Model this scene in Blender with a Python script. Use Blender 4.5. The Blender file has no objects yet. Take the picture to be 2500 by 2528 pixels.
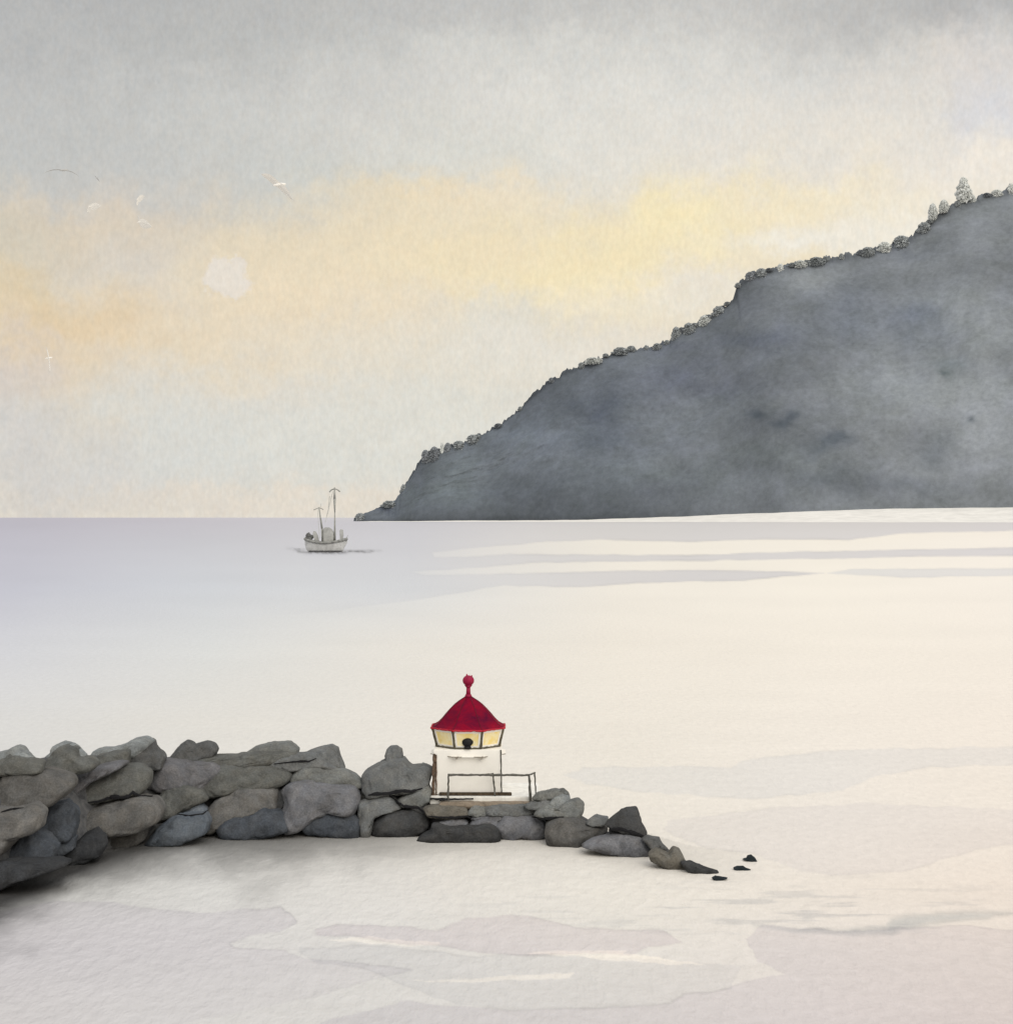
import bpy, bmesh, math, random
import numpy as np
from mathutils import Vector, noise as mnoise

# ------------------------------------------------------------------ basics
HC = 13.2            # camera height above the water (m)
F = 4006.0           # focal length in photo pixels
CX, HOR = 1250.0, 1277.0
D = 2500.0 / 1911.0
scene = bpy.context.scene
COL = scene.collection


def lin(c):
    return tuple(((v / 255.0) / 12.92) if v / 255.0 <= 0.04045 else (((v / 255.0) + 0.055) / 1.055) ** 2.4 for v in c)


def P(px, py, Y):
    return Vector(((px - CX) / F * Y, Y, HC - (py - HOR) / F * Y))


# ------------------------------------------------------------------ camera
cam = bpy.data.cameras.new('camera')
cam.sensor_fit = 'VERTICAL'
cam.sensor_height = 24
cam.sensor_width = 24
cam.lens = F / 2528.0 * 24
cam.shift_y = -(1264 - HOR) / 2528.0
cam.clip_start = 0.5
cam.clip_end = 300000
camo = bpy.data.objects.new('camera', cam)
COL.objects.link(camo)
camo.location = (0, 0, HC)
camo.rotation_euler = (math.radians(90), 0, 0)
scene.camera = camo

# ------------------------------------------------------------------ exposure
scene.view_settings.view_transform = 'Standard'
scene.view_settings.look = 'None'
scene.view_settings.exposure = 0.16
scene.view_settings.gamma = 1

# ------------------------------------------------------------------ sun
SUN_EL, SUN_AZ = 38, 150           # azimuth measured clockwise from +Y (straight ahead)
sl = bpy.data.lights.new('sun', 'SUN')
sl.energy = 1.1
sl.angle = math.radians(50)
sl.color = (1.0, 0.94, 0.84)
so = bpy.data.objects.new('sun', sl)
COL.objects.link(so)
a, e = math.radians(SUN_AZ), math.radians(SUN_EL)
sdir = Vector((math.sin(a) * math.cos(e), math.cos(a) * math.cos(e), math.sin(e)))
so.rotation_euler = sdir.to_track_quat('Z', 'Y').to_euler()

# ------------------------------------------------------------------ world
w = bpy.data.worlds.new('World')
scene.world = w
w.use_nodes = True
NT = w.node_tree
NT.nodes.clear()


class G:
    """tiny node helper"""
    def __init__(s, nt):
        s.nt = nt

    def n(s, t, **kw):
        nd = s.nt.nodes.new(t)
        for k, v in kw.items():
            setattr(nd, k, v)
        return nd

    def put(s, sock, v):
        if hasattr(v, 'is_output') or isinstance(v, bpy.types.NodeSocket):
            s.nt.links.new(v, sock)
        else:
            sock.default_value = v

    def math(s, op, a, b=0.0, c=None, clamp=False):
        nd = s.n('ShaderNodeMath', operation=op, use_clamp=clamp)
        s.put(nd.inputs[0], a)
        s.put(nd.inputs[1], b)
        if c is not None:
            s.put(nd.inputs[2], c)
        return nd.outputs[0]

    def mix(s, f, a, b, bt='MIX'):
        nd = s.n('ShaderNodeMix', data_type='RGBA', blend_type=bt)
        s.put(nd.inputs[0], f)
        s.put(nd.inputs[6], a if not isinstance(a, tuple) else (*a[:3], 1))
        s.put(nd.inputs[7], b if not isinstance(b, tuple) else (*b[:3], 1))
        return nd.outputs[2]

    def noise(s, vec, scale, detail=3, rough=0.5, dist=0.0):
        nd = s.n('ShaderNodeTexNoise')
        s.put(nd.inputs['Vector'], vec)
        nd.inputs['Scale'].default_value = scale
        nd.inputs['Detail'].default_value = detail
        nd.inputs['Roughness'].default_value = rough
        nd.inputs['Distortion'].default_value = dist
        return nd

    def ramp(s, f, stops):
        nd = s.n('ShaderNodeValToRGB')
        els = nd.color_ramp.elements
        while len(els) > 1:
            els.remove(els[-1])
        els[0].position = stops[0][0]
        els[0].color = (*stops[0][1], 1)
        for p, c in stops[1:]:
            el = els.new(p)
            el.color = (*c, 1)
        s.put(nd.inputs[0], f)
        return nd.outputs[0]


g = G(NT)
tc = g.n('ShaderNodeTexCoord')
sep = g.n('ShaderNodeSeparateXYZ')
NT.links.new(tc.outputs['Generated'], sep.inputs[0])
az = g.math('ARCTAN2', sep.outputs[0], sep.outputs[1])
el = g.math('ARCSINE', sep.outputs[2])
# cloud warping: soft ragged edges
n1 = g.noise(tc.outputs['Generated'], 22, 3, 0.55)
n2 = g.noise(tc.outputs['Generated'], 110, 3, 0.6)
s1 = g.n('ShaderNodeSeparateColor'); NT.links.new(n1.outputs['Color'], s1.inputs[0])
s2 = g.n('ShaderNodeSeparateColor'); NT.links.new(n2.outputs['Color'], s2.inputs[0])
wx = g.math('ADD', g.math('MULTIPLY', g.math('SUBTRACT', s1.outputs[0], 0.5), 0.10),
            g.math('MULTIPLY', g.math('SUBTRACT', s2.outputs[0], 0.5), 0.028))
wy = g.math('ADD', g.math('MULTIPLY', g.math('SUBTRACT', s1.outputs[1], 0.5), 0.055),
            g.math('MULTIPLY', g.math('SUBTRACT', s2.outputs[1], 0.5), 0.028))
U = g.math('ADD', az, wx)
V = g.math('ADD', el, wy)


def angs(dx, dy):
    t = (dx * D - CX) / F
    A = math.atan(t)
    E = math.atan((HOR - dy * D) / F * math.cos(A))
    return A, E


def elv(dy):
    return math.atan((HOR - dy * D) / F) / math.radians(30)


stops = [(976, (217, 210, 198)), (940, (214, 208, 197)), (900, (215, 211, 202)), (820, (214, 211, 202)),
         (740, (214, 208, 197)), (640, (221, 211, 193)), (540, (226, 213, 186)), (460, (226, 213, 186)),
         (400, (218, 209, 190)), (340, (219, 213, 200)), (260, (217, 213, 203)), (170, (211, 208, 201)),
         (90, (206, 205, 199)), (10, (191, 190, 186)), (-250, (186, 187, 188))]
fac = g.math('DIVIDE', V, math.radians(30), clamp=True)
skyc = g.ramp(fac, [(max(0.0, elv(y)), lin(c)) for y, c in stops])
blobs = [
    (0, 0, 420, 260, (163, 163, 163), .75), (120, 250, 330, 150, (178, 178, 176), .7), (90, 370, 230, 60, (182, 185, 184), .6),
    (430, 60, 220, 70, (172, 172, 169), .5), (480, 230, 260, 80, (198, 198, 193), .5),
    (980, 20, 300, 40, (180, 179, 176), .5), (1420, 60, 230, 50, (188, 185, 181), .55), (1830, 20, 200, 60, (162, 161, 160), .75),
    (1250, 200, 230, 90, (218, 216, 208), .6), (1600, 190, 260, 70, (206, 205, 201), .6),
    (1750, 300, 260, 70, (226, 219, 208), .8), (1500, 280, 330, 60, (220, 214, 203), .6), (1880, 200, 60, 80, (205, 206, 212), .7),
    (1820, 130, 100, 45, (214, 206, 196), .55),
    (640, 340, 190, 35, (190, 194, 192), .7), (330, 350, 120, 30, (190, 190, 187), .5), (220, 410, 100, 45, (205, 195, 183), .7),
    (880, 290, 120, 45, (206, 206, 198), .5), (900, 420, 90, 20, (210, 207, 196), .5),
    (1280, 425, 80, 38, (240, 226, 176), .9), (1030, 525, 130, 40, (236, 220, 175), .9), (1180, 470, 190, 60, (234, 219, 178), .8),
    (1510, 385, 190, 38, (234, 220, 186), .85), (850, 450, 150, 60, (230, 214, 180), .7), (820, 365, 110, 25, (226, 209, 176), .75),
    (960, 375, 70, 25, (228, 214, 188), .6), (540, 480, 200, 70, (221, 206, 178), .7), (600, 585, 240, 45, (228, 211, 182), .75),
    (330, 640, 250, 55, (219, 202, 174), .8), (120, 610, 80, 40, (217, 192, 154), .85), (40, 560, 80, 50, (212, 192, 156), .8),
    (150, 440, 120, 35, (214, 196, 167), .6), (20, 480, 80, 40, (198, 190, 173), .7),
    (165, 735, 55, 60, (218, 198, 166), .8), (210, 790, 60, 35, (219, 202, 176), .7),
    (255, 510, 95, 50, (206, 198, 186), .85), (20, 700, 80, 50, (202, 190, 180), .8), (40, 820, 150, 60, (197, 193, 190), .8),
    (330, 790, 150, 50, (204, 204, 199), .75), (130, 900, 220, 45, (199, 196, 193), .75), (430, 880, 180, 40, (204, 205, 201), .7),
    (700, 660, 200, 40, (218, 210, 194), .5), (640, 800, 140, 40, (209, 207, 199), .6), (960, 610, 130, 40, (213, 210, 200), .7),
    (850, 740, 140, 50, (211, 210, 201), .6), (760, 890, 200, 40, (208, 208, 201), .6), (1180, 560, 120, 35, (231, 219, 191), .7),
    (1340, 560, 110, 35, (224, 217, 203), .9), (1040, 660, 140, 25, (219, 214, 203), .7), (1560, 455, 140, 22, (229, 224, 212), .85),
    (1760, 420, 120, 40, (232, 226, 213), .9), (1880, 320, 110, 30, (232, 224, 211), .8),
    (500, 955, 300, 14, (218, 209, 196), .8), (100, 955, 160, 14, (205, 200, 193), .8),
]
for bx, by, rx, ry, c, al in blobs:
    A, E = angs(bx, by)
    qx = g.math('DIVIDE', g.math('SUBTRACT', U, A), rx * D / F * 1.15)
    qy = g.math('DIVIDE', g.math('SUBTRACT', V, E), ry * D / F * 1.15)
    r2 = g.math('ADD', g.math('MULTIPLY', qx, qx), g.math('MULTIPLY', qy, qy))
    wgt = g.math('MULTIPLY', g.math('POWER', 2.718, g.math('MULTIPLY', r2, -0.7)), al)
    skyc = g.mix(wgt, skyc, lin(c))
# pale veiled sun disc seen through the cloud
A, E = angs(430, 524)
U3 = g.math('ADD', az, g.math('MULTIPLY', g.math('SUBTRACT', s2.outputs[0], 0.5), 0.024))
V3 = g.math('ADD', el, g.math('MULTIPLY', g.math('SUBTRACT', s2.outputs[1], 0.5), 0.024))
qx = g.math('DIVIDE', g.math('SUBTRACT', U3, A), 44 * D / F)
qy = g.math('DIVIDE', g.math('SUBTRACT', V3, E), 37 * D / F)
r2 = g.math('ADD', g.math('POWER', g.math('ABSOLUTE', qx), 3.0), g.math('POWER', g.math('ABSOLUTE', qy), 3.0))
ms = g.math('MULTIPLY', g.math('MULTIPLY', g.math('SUBTRACT', 1.15, r2), 1.6, clamp=True), 0.85)
skyc = g.mix(ms, skyc, lin((222, 214, 203)))
# fine mottling of the thin cloud
mp = g.n('ShaderNodeMapping')
mp.inputs['Scale'].default_value = (1.0, 1.0, 0.55)
NT.links.new(tc.outputs['Generated'], mp.inputs[0])
n3 = g.noise(mp.outputs[0], 420, 4, 0.6)
n4 = g.noise(tc.outputs['Generated'], 60, 4, 0.6)
gr = g.math('ADD', g.math('MULTIPLY', g.math('SUBTRACT', n3.outputs[0], 0.5), 0.26),
            g.math('ADD', 1.0, g.math('MULTIPLY', g.math('SUBTRACT', n4.outputs[0], 0.5), 0.14)))
# overcast is brightest overhead
up = g.n('ShaderNodeMapRange', interpolation_type='SMOOTHSTEP')
g.put(up.inputs[0], el)
up.inputs[1].default_value = math.radians(19); up.inputs[2].default_value = math.radians(50)
up.inputs[3].default_value = 1.0; up.inputs[4].default_value = 1.8
gr = g.math('MULTIPLY', gr, up.outputs[0])
comb = g.n('ShaderNodeVectorMath', operation='SCALE')
g.put(comb.inputs[0], skyc); g.put(comb.inputs['Scale'], gr)
hs = g.noise(mp.outputs[0], 300, 2, 0.5)
tint = g.mix(hs.outputs[0], (1.035, 1.0, 0.965), (0.97, 1.0, 1.03))
skyf = g.mix(1.0, comb.outputs[0], tint, 'MULTIPLY')
bgc = g.n('ShaderNodeBackground'); g.put(bgc.inputs[0], skyf); bgc.inputs[1].default_value = 1.0
ns = g.n('ShaderNodeTexSky', sky_type='NISHITA')
ns.sun_disc = False
ns.sun_elevation = e
ns.sun_rotation = a
bgn = g.n('ShaderNodeBackground'); g.put(bgn.inputs[0], ns.outputs[0]); bgn.inputs[1].default_value = 0.1
mx = g.n('ShaderNodeMixShader'); mx.inputs[0].default_value = 0.96
NT.links.new(bgn.outputs[0], mx.inputs[1]); NT.links.new(bgc.outputs[0], mx.inputs[2])
wo = g.n('ShaderNodeOutputWorld'); NT.links.new(mx.outputs[0], wo.inputs[0])


# ------------------------------------------------------------------ materials
def newmat(name):
    m = bpy.data.materials.new(name)
    m.use_nodes = True
    m.node_tree.nodes.clear()
    return m, G(m.node_tree)


def plain(name, rgb, rough=0.8, var=0.12, scale=3.0, spec=0.2, bump=0.0, tintvar=None):
    """weathered surface: colour with mottled variation"""
    m, q = newmat(name)
    t = q.n('ShaderNodeTexCoord')
    nz = q.noise(t.outputs['Object'], scale, 5, 0.65, 0.6)
    c2 = tuple(min(1, v * (1 - var * 2)) for v in rgb) if tintvar is None else tintvar
    c1 = tuple(min(1, v * (1 + var)) for v in rgb)
    f = q.n('ShaderNodeMapRange'); q.put(f.inputs[0], nz.outputs[0])
    f.inputs[1].default_value = .35; f.inputs[2].default_value = .68
    col = q.mix(f.outputs[0], c1, c2)
    b = q.n('ShaderNodeBsdfPrincipled')
    q.put(b.inputs['Base Color'], col)
    b.inputs['Roughness'].default_value = rough
    b.inputs['Specular IOR Level'].default_value = spec
    if bump:
        bp = q.n('ShaderNodeBump'); bp.inputs['Strength'].default_value = bump
        bp.inputs['Distance'].default_value = 0.03
        q.put(bp.inputs['Height'], nz.outputs[0]); q.put(b.inputs['Normal'], bp.outputs[0])
    o = q.n('ShaderNodeOutputMaterial'); q.nt.links.new(b.outputs[0], o.inputs[0])
    return m


def rock_material():
    m, q = newmat('weathered_rock')
    t = q.n('ShaderNodeTexCoord')
    oi = q.n('ShaderNodeObjectInfo')
    geo = q.n('ShaderNodeNewGeometry')
    big = q.noise(geo.outputs['Position'], 1.3, 5, 0.62, 0.8)
    f1 = q.n('ShaderNodeMapRange'); q.put(f1.inputs[0], big.outputs[0])
    f1.inputs[1].default_value = .33; f1.inputs[2].default_value = .68
    f1.inputs[3].default_value = .74; f1.inputs[4].default_value = 1.24
    small = q.noise(geo.outputs['Position'], 14, 6, 0.7)
    f2 = q.n('ShaderNodeMapRange'); q.put(f2.inputs[0], small.outputs[0])
    f2.inputs[1].default_value = .3; f2.inputs[2].default_value = .7
    f2.inputs[3].default_value = .70; f2.inputs[4].default_value = 1.32
    hue = q.noise(geo.outputs['Position'], 2.1, 3, 0.5)
    fh = q.n('ShaderNodeMapRange'); q.put(fh.inputs[0], hue.outputs[0])
    fh.inputs[1].default_value = .38; fh.inputs[2].default_value = .62
    tn = q.mix(fh.outputs[0], (1.02, 1.0, 0.975), (0.985, 1.0, 1.02))
    c = q.mix(1.0, oi.outputs['Color'], tn, 'MULTIPLY')
    sc = q.n('ShaderNodeVectorMath', operation='SCALE')
    q.put(sc.inputs[0], c); q.put(sc.inputs['Scale'], q.math('MULTIPLY', f1.outputs[0], f2.outputs[0]))
    # the tide keeps the lowest part of the stones wet and dark with weed
    sp = q.n('ShaderNodeSeparateXYZ'); q.put(sp.inputs[0], geo.outputs['Position'])
    wet = q.n('ShaderNodeMapRange', interpolation_type='SMOOTHSTEP')
    q.put(wet.inputs[0], q.math('ADD', sp.outputs[2], q.math('MULTIPLY', q.math('SUBTRACT', big.outputs[0], .5), 0.8)))
    wet.inputs[1].default_value = 0.05; wet.inputs[2].default_value = 0.55
    wet.inputs[3].default_value = 0.62; wet.inputs[4].default_value = 1.0
    s2 = q.n('ShaderNodeVectorMath', operation='SCALE')
    q.put(s2.inputs[0], sc.outputs[0]); q.put(s2.inputs['Scale'], wet.outputs[0])
    b = q.n('ShaderNodeBsdfPrincipled')
    q.put(b.inputs['Base Color'], s2.outputs[0])
    b.inputs['Roughness'].default_value = 0.85
    b.inputs['Specular IOR Level'].default_value = 0.15
    bp = q.n('ShaderNodeBump'); bp.inputs['Strength'].default_value = 0.45; bp.inputs['Distance'].default_value = 0.05
    q.put(bp.inputs['Height'], q.math('ADD', small.outputs[0], q.math('MULTIPLY', big.outputs[0], 2.0)))
    q.put(b.inputs['Normal'], bp.outputs[0])
    o = q.n('ShaderNodeOutputMaterial'); q.nt.links.new(b.outputs[0], o.inputs[0])
    return m


M_ROCK = rock_material()


def mesh_obj(name, verts, faces, mat, parent=None, smooth=True, loc=None):
    me = bpy.data.meshes.new(name)
    me.from_pydata([tuple(v) for v in verts], [], faces)
    me.update()
    if smooth:
        me.polygons.foreach_set('use_smooth', [True] * len(me.polygons))
    me.materials.append(mat)
    o = bpy.data.objects.new(name, me)
    COL.objects.link(o)
    if parent:
        o.parent = parent
    if loc is not None:
        o.location = loc
    return o


def bm_obj(name, bm, mat, parent=None, smooth=False, loc=None):
    me = bpy.data.meshes.new(name)
    bmesh.ops.recalc_face_normals(bm, faces=bm.faces)
    bm.to_mesh(me); bm.free()
    if smooth:
        me.polygons.foreach_set('use_smooth', [True] * len(me.polygons))
    me.materials.append(mat)
    o = bpy.data.objects.new(name, me)
    COL.objects.link(o)
    if parent:
        o.parent = parent
    if loc is not None:
        o.location = loc
    return o


def tag(o, label=None, cat=None, group=None, kind=None):
    if label: o['label'] = label
    if cat: o['category'] = cat
    if group: o['group'] = group
    if kind: o['kind'] = kind
    return o


def empty(name, loc, label, cat, group=None):
    o = bpy.data.objects.new(name, None)
    o.empty_display_size = 0.2
    COL.objects.link(o)
    o.location = loc
    return tag(o, label, cat, group)


# numpy value noise -------------------------------------------------
_rng = np.random.RandomState(7)
_tab = _rng.rand(256, 256)


def vnoise(x, y):
    xi = np.floor(x).astype(int); yi = np.floor(y).astype(int)
    fx = x - xi; fy = y - yi
    fx = fx * fx * (3 - 2 * fx); fy = fy * fy * (3 - 2 * fy)
    a_ = _tab[xi & 255, yi & 255]; b_ = _tab[(xi + 1) & 255, yi & 255]
    c_ = _tab[xi & 255, (yi + 1) & 255]; d_ = _tab[(xi + 1) & 255, (yi + 1) & 255]
    return (a_ * (1 - fx) + b_ * fx) * (1 - fy) + (c_ * (1 - fx) + d_ * fx) * fy


def fbm(x, y, o=4, g_=0.5):
    s = 0; am = 1; t = 0
    for i in range(o):
        s = s + am * vnoise(x * 2 ** i + 17.3 * i, y * 2 ** i + 9.1 * i); t += am; am *= g_
    return s / t - 0.5


def grid_mesh(name, Pts, colors, mat):
    """Pts (r,c,3) grid -> mesh object with a colour attribute"""
    r, c = Pts.shape[:2]
    me = bpy.data.meshes.new(name)
    nv = r * c
    idx = np.arange(nv).reshape(r, c)
    q = np.stack([idx[:-1, :-1], idx[:-1, 1:], idx[1:, 1:], idx[1:, :-1]], -1).reshape(-1, 4)
    me.vertices.add(nv); me.vertices.foreach_set('co', Pts.reshape(-1).astype(np.float32))
    me.loops.add(q.size); me.loops.foreach_set('vertex_index', q.reshape(-1).astype(np.int32))
    me.polygons.add(len(q)); me.polygons.foreach_set('loop_start', np.arange(0, q.size, 4, dtype=np.int32))
    me.polygons.foreach_set('loop_total', np.full(len(q), 4, dtype=np.int32))
    me.update(calc_edges=True)
    me.polygons.foreach_set('use_smooth', [True] * len(me.polygons))
    if colors is not None:
        at = me.color_attributes.new('tint', 'FLOAT_COLOR', 'POINT')
        ca = np.ones((nv, 4), np.float32); ca[:, :3] = colors.reshape(-1, 3)
        at.data.foreach_set('color', ca.reshape(-1))
    me.materials.append(mat)
    me.validate()
    o = bpy.data.objects.new(name, me)
    COL.objects.link(o)
    return o


def inside_dist(x, y, poly):
    """boolean inside, distance to the polygon's outline"""
    n = len(poly); ins = np.zeros(x.shape, bool); dm = np.full(x.shape, 1e9)
    for i in range(n):
        x1, y1 = poly[i]; x2, y2 = poly[(i + 1) % n]
        if y1 != y2:
            cr = ((y1 > y) != (y2 > y)) & (x < (x2 - x1) * (y - y1) / (y2 - y1) + x1)
            ins ^= cr
        L = (x2 - x1) ** 2 + (y2 - y1) ** 2
        t = np.clip(((x - x1) * (x2 - x1) + (y - y1) * (y2 - y1)) / max(L, 1e-6), 0, 1)
        dm = np.minimum(dm, (x - x1 - t * (x2 - x1)) ** 2 + (y - y1 - t * (y2 - y1)) ** 2)
    return ins, np.sqrt(dm)


# ------------------------------------------------------------------ the sea
WATER_K = 0.90     # albedo = wanted look / WATER_K


def sea_material():
    m, q = newmat('milky_sea_water')
    at = q.n('ShaderNodeAttribute', attribute_name='tint')
    geo = q.n('ShaderNodeNewGeometry')
    mp_ = q.n('ShaderNodeMapping'); mp_.inputs['Scale'].default_value = (1.0, 0.45, 1.0)
    q.put(mp_.inputs[0], geo.outputs['Position'])
    r1 = q.noise(mp_.outputs[0], 2.4, 5, 0.62)
    r2 = q.noise(mp_.outputs[0], 0.6, 4, 0.6)
    bp = q.n('ShaderNodeBump'); bp.inputs['Strength'].default_value = 0.45; bp.inputs['Distance'].default_value = 0.18
    q.put(bp.inputs['Height'], q.math('ADD', r1.outputs[0], q.math('MULTIPLY', r2.outputs[0], 1.2)))
    f = q.n('ShaderNodeMapRange'); q.put(f.inputs[0], r1.outputs[0])
    f.inputs[1].default_value = .3; f.inputs[2].default_value = .7
    f.inputs[3].default_value = .955; f.inputs[4].default_value = 1.03
    sc = q.n('ShaderNodeVectorMath', operation='SCALE')
    q.put(sc.inputs[0], at.outputs['Color']); q.put(sc.inputs['Scale'], f.outputs[0])
    d = q.n('ShaderNodeBsdfDiffuse'); q.put(d.inputs[0], sc.outputs[0]); q.put(d.inputs['Normal'], bp.outputs[0])
    gl = q.n('ShaderNodeBsdfGlossy'); gl.inputs['Roughness'].default_value = 0.28
    gl.inputs[0].default_value = (.95, .95, .95, 1)
    q.put(gl.inputs['Normal'], bp.outputs[0])
    mxx = q.n('ShaderNodeMixShader'); mxx.inputs[0].default_value = 0.13
    q.nt.links.new(d.outputs[0], mxx.inputs[1]); q.nt.links.new(gl.outputs[0], mxx.inputs[2])
    o = q.n('ShaderNodeOutputMaterial'); q.nt.links.new(mxx.outputs[0], o.inputs[0])
    return m


M_SEA = sea_material()
WL = np.array([(-900, 2420), (-300, 2290), (0, 2205), (60, 2178), (150, 2150), (250, 2108), (370, 2082), (480, 2066), (600, 2064), (760, 2064), (900, 2062),
               (1030, 2066), (1100, 2072), (1240, 2070), (1343, 2078), (1440, 2086), (1530, 2106), (1610, 2120), (1680, 2142),
               (1740, 2154), (1815, 2160)], float)


def waterline(px):
    return np.interp(px, WL[:, 0], WL[:, 1])


xs = np.concatenate([np.array([-60000, -20000, -8000, -4000, -2200, -1400]), np.arange(-1000, 3500, 4.0),
                     np.array([3900, 4700, 6500, 11000, 24000, 62000])])
ys = np.concatenate([HOR + np.array([0.9, 1.6, 2.4]), HOR + np.arange(3.5, 30, 1.3), HOR + np.arange(30, 1400, 3.0),
                     HOR + np.array([1500, 1900, 2600, 4500])])
PX, PY = np.meshgrid(xs, ys)
YY = HC * F / (PY - HOR)
pts = np.stack([(PX - CX) / F * YY, YY, np.zeros_like(YY)], -1)
# broad water colour: warm light painted in to the right, cool grey-lavender left
cgx = np.array([0, 500, 1000, 1500, 2000, 2500]) * 1.0
cgy = np.array([1277, 1340, 1450, 1600, 1780, 2000, 2200, 2350, 2528]) * 1.0
cg = [
    [(172, 169, 180), (184, 181, 188), (192, 190, 194), (222, 216, 205), (230, 222, 208), (232, 223, 210)],
    [(180, 179, 190), (187, 187, 193), (198, 197, 200), (226, 220, 209), (234, 227, 215), (236, 228, 217)],
    [(184, 185, 196), (194, 197, 203), (205, 206, 207), (226, 220, 210), (234, 227, 215), (236, 228, 217)],
    [(200, 201, 206), (207, 208, 207), (217, 213, 206), (226, 219, 208), (233, 225, 213), (235, 226, 214)],
    [(207, 206, 204), (213, 210, 204), (219, 214, 206), (225, 218, 207), (231, 223, 212), (234, 224, 212)],
    [(204, 202, 199), (211, 208, 203), (219, 214, 205), (224, 217, 206), (228, 220, 210), (231, 221, 209)],
    [(206, 204, 200), (211, 209, 205), (216, 212, 206), (222, 216, 206), (225, 216, 205), (228, 215, 202)],
    [(203, 200, 199), (206, 203, 201), (211, 208, 204), (217, 212, 205), (221, 213, 205), (223, 212, 201)],
    [(201, 197, 195), (203, 200, 198), (206, 203, 199), (210, 205, 200), (214, 206, 200), (216, 205, 196)],
]
cgl = np.array([[lin(c) for c in r] for r in cg])
wob = 60 * fbm(PX / 420, PY / 200, 3)
gx = np.interp(np.clip(PX + wob * 3, 0, 2500), cgx, np.arange(len(cgx)))
gy = np.interp(np.clip(PY + wob * .6, 1277, 2528), cgy, np.arange(len(cgy)))
gx = np.interp(np.clip(PX, 0, 2500), cgx, np.arange(6)) * .4 + gx * .6
ix = np.clip(gx.astype(int), 0, 4); iy = np.clip(gy.astype(int), 0, 7)
fx = (gx - ix)[..., None]; fy = (gy - iy)[..., None]
colr = (cgl[iy, ix] * (1 - fx) + cgl[iy, ix + 1] * fx) * (1 - fy) + (cgl[iy + 1, ix] * (1 - fx) + cgl[iy + 1, ix + 1] * fx) * fy

# currents and cat's-paws: patches of differently coloured water with a fine scum line at their edge
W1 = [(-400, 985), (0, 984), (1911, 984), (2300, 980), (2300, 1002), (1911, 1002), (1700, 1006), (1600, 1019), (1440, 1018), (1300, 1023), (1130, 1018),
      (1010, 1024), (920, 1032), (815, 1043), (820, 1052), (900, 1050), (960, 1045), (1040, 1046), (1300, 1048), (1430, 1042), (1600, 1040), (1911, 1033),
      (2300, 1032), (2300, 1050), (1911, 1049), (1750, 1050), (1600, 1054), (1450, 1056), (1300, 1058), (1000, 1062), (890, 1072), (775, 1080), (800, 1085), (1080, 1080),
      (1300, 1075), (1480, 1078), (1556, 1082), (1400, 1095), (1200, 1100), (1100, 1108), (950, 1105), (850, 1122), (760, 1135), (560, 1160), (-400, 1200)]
W1b = [(1562, 1082), (1600, 1074), (1911, 1072), (2300, 1075), (2300, 1086), (1911, 1086), (1700, 1090)]
B1 = [(-400, 1740), (0, 1722), (60, 1706), (130, 1700), (210, 1702), (290, 1716), (380, 1722), (530, 1711), (545, 1722), (562, 1742), (530, 1758),
      (470, 1766), (432, 1780), (445, 1789), (540, 1792), (575, 1808), (700, 1820), (780, 1829), (700, 1850), (600, 1880), (200, 1960), (-400, 2000)]
B1c = [(600, 1930), (760, 1890), (960, 1906), (1090, 1903), (1262, 1894), (1290, 1876), (1370, 1868), (1410, 1850), (1480, 1838), (1430, 1812),
       (1408, 1772), (1440, 1745), (1600, 1758), (1690, 1752), (1800, 1745), (1911, 1754), (2300, 1760), (2300, 2100), (600, 2100)]
B1d = [(560, 1790), (700, 1782), (830, 1796), (900, 1806), (980, 1800), (1100, 1806), (1250, 1812), (1400, 1822), (1380, 1868), (1290, 1876), (1262, 1894),
       (1090, 1903), (960, 1906), (860, 1895), (760, 1862), (700, 1830), (590, 1815)]
B2 = [(593, 1752), (640, 1744), (750, 1748), (826, 1756), (880, 1734), (960, 1727), (1010, 1732), (1100, 1752), (1250, 1757), (1290, 1778), (1230, 1788),
      (1190, 1804), (1100, 1799), (1000, 1803), (940, 1802), (850, 1788), (740, 1779), (650, 1766), (600, 1768)]
B3 = [(1422, 1746), (1500, 1752), (1580, 1756), (1676, 1751), (1680, 1734), (1710, 1727), (1800, 1722), (1911, 1721), (1860, 1732), (1770, 1740), (1710, 1752),
      (1680, 1762), (1600, 1764), (1500, 1758)]
U1 = [(1060, 1462), (1100, 1450), (1150, 1447), (1375, 1447), (1400, 1438), (1440, 1430), (1560, 1418), (1700, 1412), (2000, 1408), (2000, 1440), (1760, 1448), (1650, 1466),
      (1590, 1491), (1500, 1500), (1430, 1508), (1330, 1503), (1200, 1492), (1110, 1480)]
U2 = [(1250, 1566), (1260, 1550), (1330, 1540), (1450, 1524), (1640, 1516), (2000, 1530), (2000, 1580), (1850, 1600), (1760, 1628), (1700, 1645), (1560, 1652), (1500, 1640),
      (1420, 1612), (1330, 1600)]
K1 = [(405, 1618), (440, 1606), (500, 1600), (620, 1604), (800, 1594), (850, 1592), (900, 1600), (760, 1620), (700, 1616), (600, 1618), (560, 1622), (520, 1640), (470, 1648), (420, 1642)]
H1 = [(620, 1773), (700, 1768), (830, 1779), (826, 1786), (760, 1784)]
H2 = [(765, 1851), (900, 1846), (1080, 1834), (1076, 1845), (900, 1853)]
H3 = [(1090, 1804), (1180, 1800), (1330, 1820), (1260, 1820), (1150, 1812)]
H4 = [(980, 1799), (1060, 1793), (1180, 1795), (1170, 1801), (1060, 1803)]
wbx = 26 * fbm(PX / 40, PY / 16, 4); wby = 10 * fbm(PX / 46 + 90, PY / 22 + 40, 4)


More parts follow.
